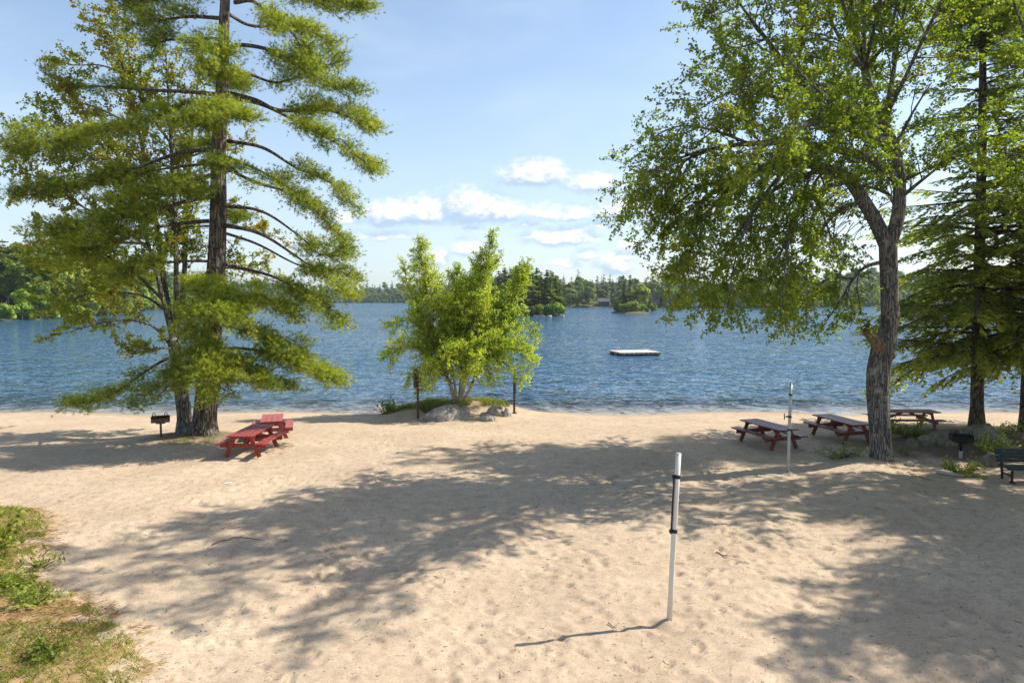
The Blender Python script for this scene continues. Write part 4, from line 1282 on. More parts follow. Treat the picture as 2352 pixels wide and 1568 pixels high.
def grill(px, py, label, rot, mt, sc, low=None):
    p = G(px, py)
    t = thing('barbecue_grill', label, 'grill', p, rot)
    a = Acc()
    if low:
        tube(a, [(0, 0, .24), (0, 0, .56 * sc + .06)], .04, 14); a.build('post', mt, t)
        a = Acc(); tube(a, [(0, 0, -.1), (0, 0, .24)], .052, 16); o = a.build('post_sleeve', M['concrete'], t); o['label'] = 'pale sleeve round the foot of the post'
    else:
        tube(a, [(0, 0, -.1), (0, 0, .56)], .038, 14); a.build('post', mt, t)
    z0 = .56
    a = Acc(); w, d, hh = .62, .42, .20
    box(a, (0, 0, z0 + .02), (w, d, .02)); box(a, (0, d / 2 - .008, z0 + .13), (w, .016, hh)); box(a, (-w / 2 + .008, 0, z0 + .13), (.016, d - .034, hh)); box(a, (w / 2 - .008, 0, z0 + .13), (.016, d - .034, hh))
    box(a, (0, -d / 2 + .008, z0 + .10), (w, .016, .14)); box(a, (0, 0, z0 - .02), (.30, .24, .05))
    a.build('fire_box', mt, t)
    a = Acc()
    for i in range(11): tube(a, [(-w / 2 + .05 + i * .052, -d / 2 + .02, z0 + .21), (-w / 2 + .05 + i * .052, d / 2 - .03, z0 + .21)], .007, 5)
    tube(a, [(-w / 2 - .05, -.02, z0 + .20), (w / 2 + .07, -.02, z0 + .20)], .010, 6)
    a.build('grate', M['charred'], t)
    for s in (-1, 1):
        a = Acc()
        pts = [(s * .20 - .035, -d / 2 - .005, z0 + .19), (s * .20 - .045, -d / 2 - .02, z0 + .34), (s * .20 - .025, -d / 2 - .025, z0 + .39), (s * .20 + .025, -d / 2 - .025, z0 + .39), (s * .20 + .045, -d / 2 - .02, z0 + .34), (s * .20 + .035, -d / 2 - .005, z0 + .19)]
        tube(a, pts, .014, 7); a.build('handle', mt, t)
    return t


grill(370, 1003, 'rusty pedestal grill with two loop handles standing left of the pine', R(24), M['rust'], 1)
grill(2206, 1052, 'charred black pedestal grill with a pale foot beside the boulders', R(-18), M['charred'], 1, True)


def sign_post(px, py, ty, label, board_dx, lean=0.0):
    p = G(px, py)
    h = at(px, ty, p[1])[2] - p[2]
    t = thing('sign_post', label, 'post', p)
    a = Acc(); box(a, (0, 0, h / 2 - .1), (.10, .10, h + .2)); a.build('post', M['postwood'], t)
    a = Acc(); box(a, (board_dx, .02, h - .42), (.035 if board_dx > 0 else .10, .55, .80)); a.build('board', M['postwood'], t)


sign_post(960, 943, 848, 'dark wooden post with a broad edge-on board, left of the birch stems', -.11)
sign_post(1181, 942, 862, 'thin dark wooden post with a narrow edge-on board, right of the birch stems', .075)


# ------------------------------------------------------------------ rocks
def rock(label, loc, size, rotz, mat, seed, shape=None, name='boulder', group=None, sub=4, amp=.22):
    bm = bmesh.new()
    bmesh.ops.create_icosphere(bm, subdivisions=sub, radius=1.0)
    r = np.random.default_rng(seed)
    cuts = [(nrm(r.normal(0, 1, 3) * np.array([1, 1, .8])), r.uniform(.62, .9)) for _ in range(9)]
    off = Vector(r.uniform(0, 50, 3))
    for v in bm.verts:
        c = np.array(v.co)
        for n, dd in cuts:
            k = c @ n
            if k > dd: c = c - n * (k - dd) * .85
        nn = mnoise.fractal(Vector(c) * 1.4 + off, 1.0, 2.0, 5) * amp
        c = c * (1 + nn)
        if shape: c = shape(c)
        v.co = (c[0] * size[0] / 2, c[1] * size[1] / 2, c[2] * size[2])
    me = bpy.data.meshes.new(name); bm.to_mesh(me); bm.free()
    me.materials.append(mat)
    for p in me.polygons: p.use_smooth = True
    o = bpy.data.objects.new(name, me); COL.objects.link(o)
    o.location = loc; o.rotation_euler = (0, 0, rotz)
    return tag(o, label, 'rock', group)


def whale(c):
    c = np.array(c, float)
    k = (c[0] + 1) / 2
    c[2] = c[2] * (.30 + .75 * k) + (.05 if c[2] > 0 else 0)
    return c


def rk(px, py, w, d, h, label, mat, seed, rot=0.0, sink=.15, shape=None, name='boulder', amp=.22, sub=4):
    p = G(px, py)
    return rock(label, (p[0], p[1] + d * .4, p[2] - sink * h), (w, d, h), rot, mat, seed, shape, name, None, sub, amp)


rk(1022, 967, 2.45, 1.6, 1.15, 'large pale grey boulder sloping up to the right in front of the birch stems', M['rock'], 3, R(14), .12, whale)
rk(1114, 948, .9, .6, .38, 'low grey rock, leftmost of the three right of the big boulder', M['rock'], 4)
rk(1140, 951, .95, .7, .52, 'rounded pale rock in the middle of the three right of the big boulder', M['rock'], 5)
rk(1164, 949, .5, .45, .55, 'upright pale rock nearest the thin right-hand post', M['rock'], 6)
rk(1146, 925, .34, .3, .30, 'small round tan stone on top of the grassy bank', M['pinkrock'], 8, 0, 0)
rk(867, 943, .55, .45, .30, 'pinkish rock at the water line left of the bushy plant', M['pinkrock'], 9)
rk(1183, 945, .22, .2, .14, 'small pale stone at the foot of the right wooden post', M['rock'], 10, sub=3)
rk(2174, 1026, 1.45, .9, .55, 'long mossy boulder right of the maple trunk', M['rockmoss'], 12, R(-8))
rk(2286, 1022, 2.1, 1.5, .80, 'broad flat-topped boulder wrapped round the hemlock foot', M['rockmoss'], 13, R(5))
rk(2106, 1026, .62, .5, .34, 'small rounded stone at the left end of the mossy boulder', M['rockmoss'], 14)
rk(2294, 1074, .85, .7, .50, 'grey rounded rock beside the dark green bench', M['rockmoss'], 15)
rk(2320, 1038, .9, .6, .40, 'low shaded rock behind the dark green bench', M['rockmoss'], 16)
rk(2093, 1071, .32, .25, .18, 'small blue-grey stone in the litter right of the maple foot', M['rock'], 17, sub=3)


# ------------------------------------------------------------------ shrubs and ground plants
def shrub(name, label, p, w, h, ns, nl, leaf, mat, cat='shrub', group=None, tint=0.0, flat=.7, lw=.4, droop=.25):
    root = thing(name, label, cat, p, 0, group)
    wood = Acc(); cr = Acc()
    C, D = [], []
    for i in range(ns):
        az = rng.uniform(0, 6.28)
        d = np.array([math.cos(az) * w, math.sin(az) * w * flat, h * rng.uniform(.7, 1.2)])
        ln = math.hypot(w / 2, h) * rng.uniform(.6, 1.0)
        S = grow(rng.normal(0, .04 * w, 3) * np.array([1, 1, 0]), d, ln, 6, droop, .16)
        tube(wood, S, np.linspace(.010, .003, 7), 4, 0, 0, False)
        T = nrm(np.gradient(S, axis=0))
        for j in range(nl // ns):
            f = rng.uniform(.25, 1.0) * 6; k = min(int(f), 5)
            c = S[k] * (1 - f + k) + S[k + 1] * (f - k)
            C.append(c + rng.normal(0, .05 * w, 3)); D.append(T[k] * .4 + rng.normal(0, .7, 3))
    C = np.array(C); D = nrm(np.array(D)); n = len(C)
    C[:, 2] = np.maximum(C[:, 2], .01)
    ln = leaf * rng.uniform(.6, 1.3, (n, 1))
    W = nrm(np.cross(D, nrm(rng.normal(0, .7, (n, 3)) + np.array([0, 0, .8])))) * ln * lw
    leaves(cr, C, D * ln, W, 0, np.clip(rng.normal(.5 + tint, .22, n), 0, 1))
    wood.build('stems', M['twig'], root); cr.build('leaves', mat, root)
    return root


def leafcloud(px, py): return G(px, py)


shrub('shrub', 'wispy low shrub at the left foot of the maple trunk', G(1935, 1052), 1.5, .55, 22, 620, .075, M['shrub'], lw=.28)
shrub('shrub', 'branchy shrub growing between the maple trunk and the brown table', G(2078, 1004), 1.3, 1.05, 16, 560, .10, M['shrub'], tint=.1)
shrub('shrub', 'bright yellow-green shrub growing inside the concrete ring', G(2205, 1090), .95, .62, 22, 1300, .07, M['weed'], tint=.05, lw=.25)
shrub('shrub', 'thin pale shrub on the sand right of the hemlock trunk', G(2295, 1000), 1.6, .85, 12, 260, .09, M['weed'], tint=.2)
shrub('shrub', 'dark leafy shrub hugging the right face of the broad boulder', G(2285, 1042), 1.0, .75, 14, 480, .085, M['hemlock'])
shrub('shrub', 'low green shrub by the mossy boulder and the brown table', G(2125, 1002), 1.2, .30, 12, 300, .08, M['shrub'])
shrub('shrub', 'small seedling by the right foot of the maple trunk', G(2085, 1046), .5, .45, 6, 90, .07, M['shrub'])
shrub('shrub', 'bushy dark green plant at the water line left of the left post', G(903, 945), 1.35, .70, 20, 620, .09, M['shrub'], tint=-.1)
shrub('shrub', 'thin stalky plant beside the foot of the left wooden post', G(978, 940), .9, .75, 14, 160, .09, M['shrub'], tint=-.2)
shrub('leafy_sapling', 'leafy green sapling leaning in at the left edge of the sand', G(-12, 1268), .9, 1.25, 14, 640, .10, M['weed'], 'sapling', tint=.0)
shrub('weed_plant', 'arching narrow-leaved weed at the edge of the green bank', G(92, 1302), .55, .42, 9, 110, .16, M['grass'], 'plant', lw=.12, droop=.9)
shrub('weed_plant', 'round leafy weed at the tip of the green bank', G(78, 1380), .8, .24, 14, 340, .075, M['weed'], 'plant')
shrub('weed_plant', 'dark leafy weed in the dry grass near the bottom left corner', G(118, 1500), .6, .22, 12, 230, .07, M['shrub'], 'plant', tint=-.1)
shrub('weed_plant', 'pale leafy weed on the green bank below the sapling', G(20, 1345), .9, .30, 14, 420, .08, M['weed'], 'plant', tint=.15)


def blades(name, label, n, region, hgt, mat, lean, wid, cat='grass', seed=1, dirlim=None):
    r = np.random.default_rng(seed)
    x, y = region(r, n)
    n = len(x)
    z = ground_z(x, y)
    C = np.stack([x, y, z - .01], 1)
    h = hgt * r.uniform(.5, 1.3, (n, 1))
    az = r.uniform(0, 6.28, n)
    D = np.stack([np.cos(az) * lean, np.sin(az) * lean, np.ones(n)], 1) * r.uniform(.3, 1.2, (n, 1)) + np.array([0, 0, .3 if lean < 2 else .02])
    D = nrm(D)
    W = nrm(np.cross(D, np.stack([np.cos(az + 1.3), np.sin(az + 1.3), np.zeros(n)], 1))) * wid * r.uniform(.6, 1.3, (n, 1))
    mid = C + D * h * .55
    tip = C + D * h; tip[:, 2] -= (h[:, 0] * .25 * lean)
    tip[:, 2] = np.maximum(tip[:, 2], z + .012)
    mid[:, 2] = np.maximum(mid[:, 2], z + .016)
    V = np.stack([C - W, C + W, mid + W * .7, mid - W * .7, tip], 1).reshape(-1, 3)
    b = np.arange(n)[:, None] * 5
    t = np.clip(r.normal(.5, .22, n) + (vnoise(x * 1.6 + 40, y * 1.6, 21) - .5) * .7, 0, 1)
    a = Acc(); a.add(V, b + np.array([[0, 1, 2, 3]]), 0, np.repeat(t, 5))
    a.f.append((b + np.array([[3, 2, 4]]), 0, False))
    o = a.build(name, mat)
    return tag(o, label, cat, None, 'stuff')


def reg_bank(lo, hi, thr, scale, seed, x0=-16, y0=6.5, y1=17):
    def f(r, n):
        x = r.uniform(x0, -3.5, n * 5); y = r.uniform(y0, y1, n * 5)
        m = turf_mask(x, y)
        nz = vnoise(x * scale + 30, y * scale + 10, seed) * .6 + vnoise(x * scale * 3 + 30, y * scale * 3, seed + 1) * .4
        ok = (m > lo) & (m <= hi) & (nz > thr)
        return x[ok][:n], y[ok][:n]
    return f


blades('grass', 'short green grass on the bank in the bottom left corner', 42000, reg_bank(.40, 1.01, .47, .9, 31), .13, M['grass'], .9, .006, seed=3)
blades('dry_grass', 'flattened tan dry grass edging the bank at bottom left', 30000, reg_bank(.14, 1.01, .38, 1.1, 41), .18, M['drygrass'], 3.5, .0048, seed=4)


def groundcover():
    r = np.random.default_rng(9)
    x, y = reg_bank(.6, 1.01, .52, .7, 51, y0=11.5)(r, 14000)
    x2, y2 = reg_bank(.75, 1.01, .62, 1.0, 61, y1=11.5)(r, 1500)
    x = np.concatenate([x, x2]); y = np.concatenate([y, y2])
    n = len(x); hz = r.uniform(.02, .26, n) * (r.random(n) ** .6)
    C = np.stack([x, y, ground_z(x, y) + hz], 1)
    D = nrm(np.stack([r.normal(0, 1, n), r.normal(0, 1, n), r.uniform(-.2, .6, n)], 1))
    ln = r.uniform(.03, .07, (n, 1))
    W = nrm(np.cross(D, nrm(r.normal(0, .5, (n, 3)) + np.array([0, 0, 1])))) * ln * .38
    a = Acc(); leaves(a, C, D * ln, W, 0, np.clip(r.normal(.5, .25, n) + (vnoise(x * 1.3 + 9, y * 1.3, 71) - .5) * .6, 0, 1))
    tag(a.build('ground_cover', M['weed']), 'leafy green ground cover spreading over the bank at left', 'plants', None, 'stuff')


groundcover()


def reg_birch(r, n):
    x = r.uniform(-7.2, 1.6, n * 4); y = r.uniform(31.2, 34.0, n * 4)
    m = np.exp(-((x + 2.9) / 3.6) ** 4 - ((y - 32.5) / .95) ** 2) + (vnoise(x * 1.7 + 20, y * 1.7, 81) - .5) * .7
    ok = m > .72
    return x[ok][:n], y[ok][:n]


blades('grass', 'green and straw-coloured grass on the rocky birch point', 4200, reg_birch, .27, M['grass'], .7, .007, seed=6)


def reg_pinefoot(r, n):
    x = r.normal(-11.7, .9, n * 2); y = r.normal(25.1, .45, n * 2)
    ok = vnoise(x * 2.5 + 30, y * 2.5, 91) > .5
    return x[ok][:n], y[ok][:n]


blades('grass', 'sparse mossy grass round the foot of the pine', 1300, reg_pinefoot, .09, M['grass'], 1.2, .006, seed=7)


def litter():
    r = np.random.default_rng(12)
    n = 5200
    x = r.uniform(-14, 22, n); y = 6 + r.random(n) ** 1.4 * 24
    nr = 900
    x = np.concatenate([x, r.normal(16.5, 3.2, nr)]); y = np.concatenate([y, r.normal(22.5, 2.0, nr)])
    n = len(x)
    z = ground_z(x, y) + .012
    az = r.uniform(0, 6.28, n); ln = r.uniform(.02, .085, n) * np.where(r.random(n) < .05, 2.4, 1)
    P0 = np.stack([x, y, z], 1); P1 = P0 + np.stack([np.cos(az) * ln, np.sin(az) * ln, r.uniform(-.005, .02, n)], 1)
    a = Acc(); prisms(a, P0, P1, r.uniform(.0022, .006, n), .002)
    tag(a.build('twig_litter', M['twig']), 'scattered dark twigs and bark bits on the sand', 'litter', None, 'stuff')


litter()


def fallen_twig(label, pix, r):
    pts = [G(*q) + np.array([0, 0, r * .9 + .012]) for q in pix]
    a = Acc(); P, L = resample(pts, .08)
    P = P + rng.normal(0, .008, P.shape)
    tube(a, P, np.linspace(r, r * .4, len(P)), 6, 0)
    i = len(P) // 2
    prisms(a, [P[i]], [P[i] + np.array([.12, .10, .03])], r * .5, r * .2)
    o = a.build('fallen_twig', M['twig'], None, P[0])
    tag(o, label, 'twig')


fallen_twig('long curved fallen twig lying in the shade tongue at left', [(487, 1253), (515, 1242), (545, 1235), (575, 1238), (612, 1244)], .012)
fallen_twig('short dark stick on the sand by the shadow of the white post', [(1397, 1433), (1408, 1440), (1417, 1446)], .010)
fallen_twig('thin stick lying in the shade right of the white post', [(1645, 1330 - 60), (1665, 1277), (1690, 1281)], .010)
fallen_twig('crooked dark stick in the litter left of the concrete ring', [(2085, 1085), (2110, 1096), (2140, 1103)], .014)


def scrap():
    p = G(524, 1110)
    a = Acc()
    xs = np.linspace(-.11, .11, 7)
    V = []; F = []
    for i, x in enumerate(xs):
        for y in (-.035, .035): V += [[x, y + .02 * math.sin(i), .012 + .014 * (i % 2)], [x, y + .02 * math.sin(i), .018 + .014 * (i % 2)]]
    for i in range(6):
        b = i * 4
        F += [[b, b + 4, b + 6, b + 2], [b + 1, b + 3, b + 7, b + 5], [b, b + 1, b + 5, b + 4], [b + 2, b + 6, b + 7, b + 3]]
    F += [[0, 2, 3, 1], [24, 25, 27, 26]]
    a.add(V, F)
    o = a.build('paper_scrap', M['paper']); o.location = tuple(p); o.rotation_euler = (0, 0, R(38))
    tag(o, 'small white crumpled scrap lying on the sand', 'litter')


scrap()


def ring():
    p = G(2200, 1090)
    a = Acc()
    ang = np.linspace(0, 2 * math.pi, 33)
    P = np.array([[.42 * math.cos(x), .36 * math.sin(x), .02 + .035 * math.cos(x + 2.2)] for x in ang])
    tube(a, P, .045, 8, cap=False)
    o = a.build('garden_ring', M['concrete']); o.location = (p[0], p[1] + .15, p[2])
    tag(o, 'half-buried pale concrete ring round the yellow-green shrub', 'edging')


ring()


# ------------------------------------------------------------------ swimming raft
def raft():
    z = -.30
    p = np.array([12.35, 68.65, z])
    t = thing('swim_raft', 'flat pale-decked swimming raft floating on the lake', 'raft', p, R(12))
    t.scale = (1, 1, .64)
    w, d = 4.1, 3.5
    a = Acc()
    for i in range(22): box(a, (0, -d / 2 + d / 22 * (i + .5), .50), (w + .16, d / 22 - .012, .04))
    a.build('deck', M['deck'], t)
    a = Acc()
    box(a, (0, -d / 2 + .03, .36), (w, .05, .24)); box(a, (0, d / 2 - .03, .36), (w, .05, .24))
    box(a, (-w / 2 + .03, 0, .36), (.05, d - .12, .24)); box(a, (w / 2 - .03, 0, .36), (.05, d - .12, .24))
    f = a.build('fascia', M['fascia'], t)
    for i in range(8):
        a = Acc(); tube(a, [(-w / 2 + .3 + i * .5, -d / 2 - .02, .34), (-w / 2 + .3 + i * .5, -d / 2 + .01, .34)], .055, 8); a.build('bolt', M['bolt'], f)
    for sy in (-1, 1):
        a = Acc(); box(a, (0, sy * (d / 2 - .45), .09), (w - .2, .8, .30)); a.build('float', M['float'], t)
    a = Acc(); box(a, (-w / 2 + .5, 0, .088), (.7, d - 1.9, .29)); a.build('float', M['float'], t)
    # ladder on the left edge
    a = Acc()
    for y in (-.55, -.05):
        tube(a, [(-w / 2 + .25, y, .52), (-w / 2 + .25, y, 1.18), (-w / 2 + .12, y, 1.30), (-w / 2 - .05, y, 1.18), (-w / 2 - .10, y, .5), (-w / 2 - .10, y, -.3)], .016, 8)
    l = a.build('ladder', M['steel'], t)
    for zz in (.28, .05):
        a = Acc(); tube(a, [(-w / 2 - .10, -.55, zz), (-w / 2 - .10, -.05, zz)], .022, 6); a.build('rung', M['steel'], l)


raft()


# ------------------------------------------------------------------ far shore, islands, far trees
SH = [(-420, 120), (-200, 150), (0, 172), (120, 185), (230, 225), (330, 320), (440, 520), (560, 760), (680, 900), (800, 940), (930, 930), (1060, 840), (1180, 640), (1280, 470), (1330, 438), (1500, 432), (1620, 405), (1760, 405),
      (1900, 440), (2060, 560), (2250, 640), (2500, 600), (2900, 450)]
SHP = np.array([[(px - CX) / FPX * D, D] for px, D in SH])
_L = np.concatenate([[0], np.cumsum(np.linalg.norm(np.diff(SHP, axis=0), axis=1))])
_CTR = np.array([60.0, 130.0])


def shore(s):
    return np.stack([np.interp(s, _L, SHP[:, 0]), np.interp(s, _L, SHP[:, 1])], -1)


def outw(p):
    return nrm(p - _CTR)


HROW = [(0, -1.2), (3, .1), (12, 1.2), (40, 3.4), (80, 6.5), (140, 11.0), (220, 17), (340, 18), (520, 14), (900, 8)]


def hill_h(p, inl):
    k = np.interp(np.linalg.norm(p - _CTR), [100, 250, 400, 600, 900], [.35, .5, 1.55, 1.45, 1.15])
    h = np.interp(inl, [a for a, _ in HROW], [b for _, b in HROW])
    return np.where(h > .5, .5 + (h - .5) * k, h) - .30


def build_hills():
    s = np.linspace(0, _L[-1], 260)
    p = shore(s)
    wig = (vnoise(s * .03 + 5, s * 0 + .5, 3) - .5) * 14
    d = outw(p)
    V = []
    for inl, h in HROW:
        q = p + d * (inl + wig * min(1, .4 + inl / 20))[:, None] if inl < 500 else p + d * inl
        zz = hill_h(p, inl) + (vnoise(s * .012 + inl * .01, s * 0 + inl * .02, 17) - .5) * min(inl, 200) * .07
        V.append(np.concatenate([q, zz[:, None]], 1))
    n = len(s); V = np.concatenate(V)
    i = (np.arange(len(HROW) - 1)[:, None] * n + np.arange(n - 1)[None]).ravel()
    F = np.stack([i, i + 1, i + n + 1, i + n], 1)
    a = Acc(); a.add(V, F, 0, .5, True)
    m = plain_mat('forest_floor', (.075, .085, .035), .95, 0, .35, .08, 0, .1, (.16, .17, .06), (.5, .6))
    o = a.build('hills', m)
    tag(o, 'wooded low hills round the far side of the lake', 'hills', kind='structure')


build_hills()


def conifer_arr(h, w, nl, leafs, seed, ragged=.25):
    """returns C,U,W,tint for a conifer at origin; leafs = clump size"""
    r = np.random.default_rng(seed)
    C, U, W = [], [], []
    z = h * .16
    lay = 0
    while z < h * .985:
        f = (z / h - .16) / .84
        rad = w * (1 - f) ** .75 * (.75 + ragged * 1.6 * (r.random() - .45)) + .12
        nb = max(3, int(nl * (.45 + .75 * (1 - f))))
        for j in range(nb):
            az = r.uniform(0, 6.28); rr = rad * r.uniform(.7, 1.15)
            m = max(1, int(rr / (leafs * .75)))
            d = np.array([math.cos(az), math.sin(az), 0])
            for q in range(m):
                g = (q + .6) / m
                c = d * rr * g + np.array([0, 0, z + .10 * rr * g - .22 * rr * g * g]) + r.normal(0, .12, 3) * leafs
                sz = leafs * r.uniform(.55, 1.05) * (1.1 - .35 * g)
                C.append(c); U.append((d + r.normal(0, .35, 3) * np.array([1, 1, .5])) * sz); W.append((np.array([-d[1], d[0], 0]) + r.normal(0, .4, 3)) * sz * .55)
        z += h / 24 * r.uniform(.75, 1.25); lay += 1
    for q in range(4):
        C.append(np.array([0, 0, h * (.93 + .015 * q)])); U.append(np.array([0, 0, 1]) * leafs * .7); W.append(r.normal(0, 1, 3) * leafs * .16)
    n = len(C)
    return np.array(C), np.array(U), np.array(W), np.clip(r.normal(.45, .22, n), 0, 1)


def decid_arr(h, w, lumps, per, leafs, seed, low=.22):
    r = np.random.default_rng(seed)
    C = []
    for i in range(lumps):
        d = nrm(r.normal(0, 1, 3)); rr = r.random() ** .4
        c = np.array([d[0] * w * rr * .72, d[1] * w * rr * .72, h * (low + (1 - low) * .5) + d[2] * rr * h * (1 - low) * .38])
        lr = w * r.uniform(.28, .48) * (1.1 - .3 * abs(d[2]))
        q = nrm(r.normal(0, 1, (per, 3))) * (r.random((per, 1)) ** .45) * lr * np.array([1, 1, .8])
        C.append(c + q)
    C = np.concatenate(C); n = len(C)
    N = nrm(C - np.array([0, 0, h * .5])) + r.normal(0, .6, (n, 3)) + np.array([0, 0, .4])
    U = nrm(np.cross(N, r.normal(0, 1, (n, 3)))); W = nrm(np.cross(N, U))
    sz = leafs * r.uniform(.5, 1.1, (n, 1))
    return C, U * sz, W * sz * .7, np.clip(r.normal(.5, .2, n) + (vnoise(C[:, 0] / leafs * .3 + 50, C[:, 2] / leafs * .3 + 50, seed) - .5) * .5, 0, 1)


def proto_tree(name, arr, h, tr, mat, bark, parts, label, cat='tree', group=None):
    C, U, W, t = arr
    cr = Acc(); quads(cr, C, U, W, 0, t)
    if parts:
        root = thing(name, label, cat, (0, 0, 0), 0, group)
        a = Acc(); P = np.array([[0, 0, z] for z in np.linspace(-.8, h * .93, 8)]) + rng.normal(0, .05, (8, 3)) * np.array([1, 1, 0])
        tube(a, P, np.linspace(tr, .03, 8), 8, 0, .02)
        a.build('trunk', bark, root); cr.build('crown', mat, root)
        return root
    P = np.array([[0, 0, z] for z in np.linspace(-.8, h * .8, 4)])
    tube(cr, P, np.linspace(tr, .05, 4), 6, 1)
    o = cr.build(name, [mat, bark])
    return tag(o, label, cat, group)


palebark = plain_mat('pale_far_bark', (.26, .22, .18), .9, 0, .2, 2)
PC = [(conifer_arr(16, 4.3, 10, .9, 100 + i, .3), 16) for i in range(3)]
PD = [(decid_arr(14, 4.6, 20, 95, .85, 200 + i), 14) for i in range(3)]

GC, GD = 'conifers along the far shore', 'broadleaf trees along the far shore'
LC = 'small distant dark conifer in the wood along the far shore'
LD = 'small distant light green broadleaf tree in the wood along the far shore'
far_c = [proto_tree('conifer_tree', a, h, .22, M['farconifer'], M['twig'], False, LC, 'tree', GC) for a, h in PC]
far_d = [proto_tree('broadleaf_tree', a, h, .22, M['fardecid'], palebark, False, LD, 'tree', GD) for a, h in PD]
used = {}


def put_far(kind, i, x, y, z, sc, rz, label=None, group=None):
    src = (far_c if kind == 'c' else far_d)[i]
    if (kind, i) in used:
        o = src.copy(); COL.objects.link(o)
    else:
        o = src; used[(kind, i)] = 1
    o.location = (x, y, z); o.rotation_euler = (0, 0, rz); o.scale = (sc, sc, sc * random.uniform(.9, 1.15))
    if label: o['label'] = label
    if group: o['group'] = group
    return o


def in_view(x, y, pad=.02):
    return y > 10 and abs(x / y) < .75 + pad


def far_trees():
    r = random.Random(3)
    n_ind = 0
    stuff = []
    i0, i1 = 60, _L[-1] - 40
    rows = [(1.5, 5), (6, 5.5), (14, 6), (26, 6.5), (42, 7), (62, 7.5), (86, 8), (115, 9), (150, 10), (195, 11), (245, 12), (300, 13), (345, 14)]
    for inl, gap in rows:
        s = i0 + r.random() * gap
        while s < i1:
            p = shore(s); d = outw(p)
            ii = inl + r.uniform(-4, 5)
            q = p + d * ii
            dist = math.hypot(*q)
            gap_ = gap * (.9 if dist < 450 else 1.0)
            s += gap_ * r.uniform(.7, 1.4)
            if not in_view(q[0], q[1]): continue
            left_near = dist < 330 and q[0] < -40
            if left_near and inl > 70: continue
            if dist > 700 and inl > 200: continue
            z = float(hill_h(p, ii)) - .3
            pxx = CX + FPX * q[0] / q[1]
            if inl < 25 and (1372 < pxx < 1404 or 1496 < pxx < 1513 or 1594 < pxx < 1616 or 737 < pxx < 750): continue
            con = r.random() < (.20 if inl < 20 else .38 if inl < 60 else .55)
            if pxx > 1900: con = r.random() < .25
            if left_near: con = r.random() < .38
            sc = r.uniform(.72, 1.12) * (.55 if inl < 4 else .8 if inl < 9 else 1.0)
            if inl > 60 and con: sc *= r.uniform(.92, 1.15)
            i = r.randrange(3); rz = r.uniform(0, 6.28)
            if left_near:
                stuff_kind = 'near'
                NEAR.append((q[0], q[1], z, con, sc * 1.42, rz, inl))
                continue
            if inl < 30 and n_ind < 270 and r.random() < .75:
                put_far('c' if con else 'd', i, q[0], q[1], z, sc, rz); n_ind += 1
            else:
                stuff.append((q[0], q[1], z, con, i, sc, rz))
    a = Acc()
    for x, y, z, con, i, sc, rz in stuff:
        C, U, W, t = (PC if con else PD)[i][0]
        k = slice(None, None, 3 if math.hypot(x, y) > 600 else 2)
        c, s = math.cos(rz), math.sin(rz)
        Rm = np.array([[c, -s, 0], [s, c, 0], [0, 0, 1]]) * sc
        g = 1.35 if math.hypot(x, y) > 600 else 1.2
        tint = (np.clip(t[k] * .4, 0, .4) if con else np.clip(.5 + t[k] * .38 + r.uniform(-.06, .14), 0, 1))
        quads(a, C[k] @ Rm.T + np.array([x, y, z]), U[k] @ Rm.T * g, W[k] @ Rm.T * g, 0, tint)
    o = a.build('far_wood', M['farwood'])
    tag(o, 'continuous mixed wood covering the hills behind the far shore', 'wood', None, 'stuff')
    print('far individuals', n_ind, 'stuff', len(stuff), 'near', len(NEAR))


NEAR = []
far_trees()

# nearer wood on the left shore: trees with trunk and crown
GL = 'trees of the near left shore'
nc = [proto_tree('conifer_tree', conifer_arr(18, 4.4, 16, .70, 300 + i, .5), 18, .26, M['farconifer'], M['hembark'], True, 'tall ragged conifer in the wood on the near left shore', 'tree', GL) for i in range(2)]
nd = [proto_tree('broadleaf_tree', decid_arr(15, 4.6, 26, 170, .55, 400 + i), 15, .24, M['fardecid'], palebark, True, 'yellow-green broadleaf tree in the wood on the near left shore', 'tree', GL) for i in range(2)]
cnt = {'c': 0, 'd': 0}
for (x, y, z, con, sc, rz, inl) in NEAR:
    k = 'c' if con else 'd'
    lst = nc if con else nd
    j = cnt[k]
    if j < 2:
        o = lst[j]; o.location = (x, y, z); o.rotation_euler = (0, 0, rz); o.scale = (sc,) * 3
    else:
        copy_thing(lst[j % 2], (x, y, z), rz, sc)
    cnt[k] += 1


# ---- islands
def island(px0, px1, py, dep, name, label, hmax):
    D = (CAM_H + .3) * FPX / (py - HOR)
    x0, x1 = (px0 - CX) / FPX * D, (px1 - CX) / FPX * D
    cx, w = (x0 + x1) / 2, (x1 - x0) / 2
    cy = D + dep
    a = Acc()
    n = 40; rings = [(1.12, -.9), (1.0, -.25), (.9, .15), (.7, hmax * .6), (.4, hmax), (.02, hmax)]
    V = []
    ang = np.arange(n) * 2 * math.pi / n
    for f, zz in rings:
        wob = 1 + (vnoise(np.cos(ang) * 2 + 20, np.sin(ang) * 2 + 20, 5) - .5) * .25
        V.append(np.stack([cx + np.cos(ang) * w * f * wob, cy + np.sin(ang) * dep * f * wob, np.full(n, zz) + (rng.uniform(-.1, .1, n) if zz > 0 else 0)], 1))
    i = (np.arange(len(rings) - 1)[:, None] * n + np.arange(n)[None]).ravel()
    j = (np.arange(len(rings) - 1)[:, None] * n + ((np.arange(n) + 1) % n)[None]).ravel()
    a.add(np.concatenate(V), np.stack([i, j, j + n, i + n], 1), 0, .5, True)
    o = a.build(name, plain_mat(name + '_soil', (.14, .12, .06), .95, 0, .3, .6, 0, .1, (.15, .13, .07), (.5, .62)))
    tag(o, label, 'island', kind='structure')
    return cx, cy, w, dep, D


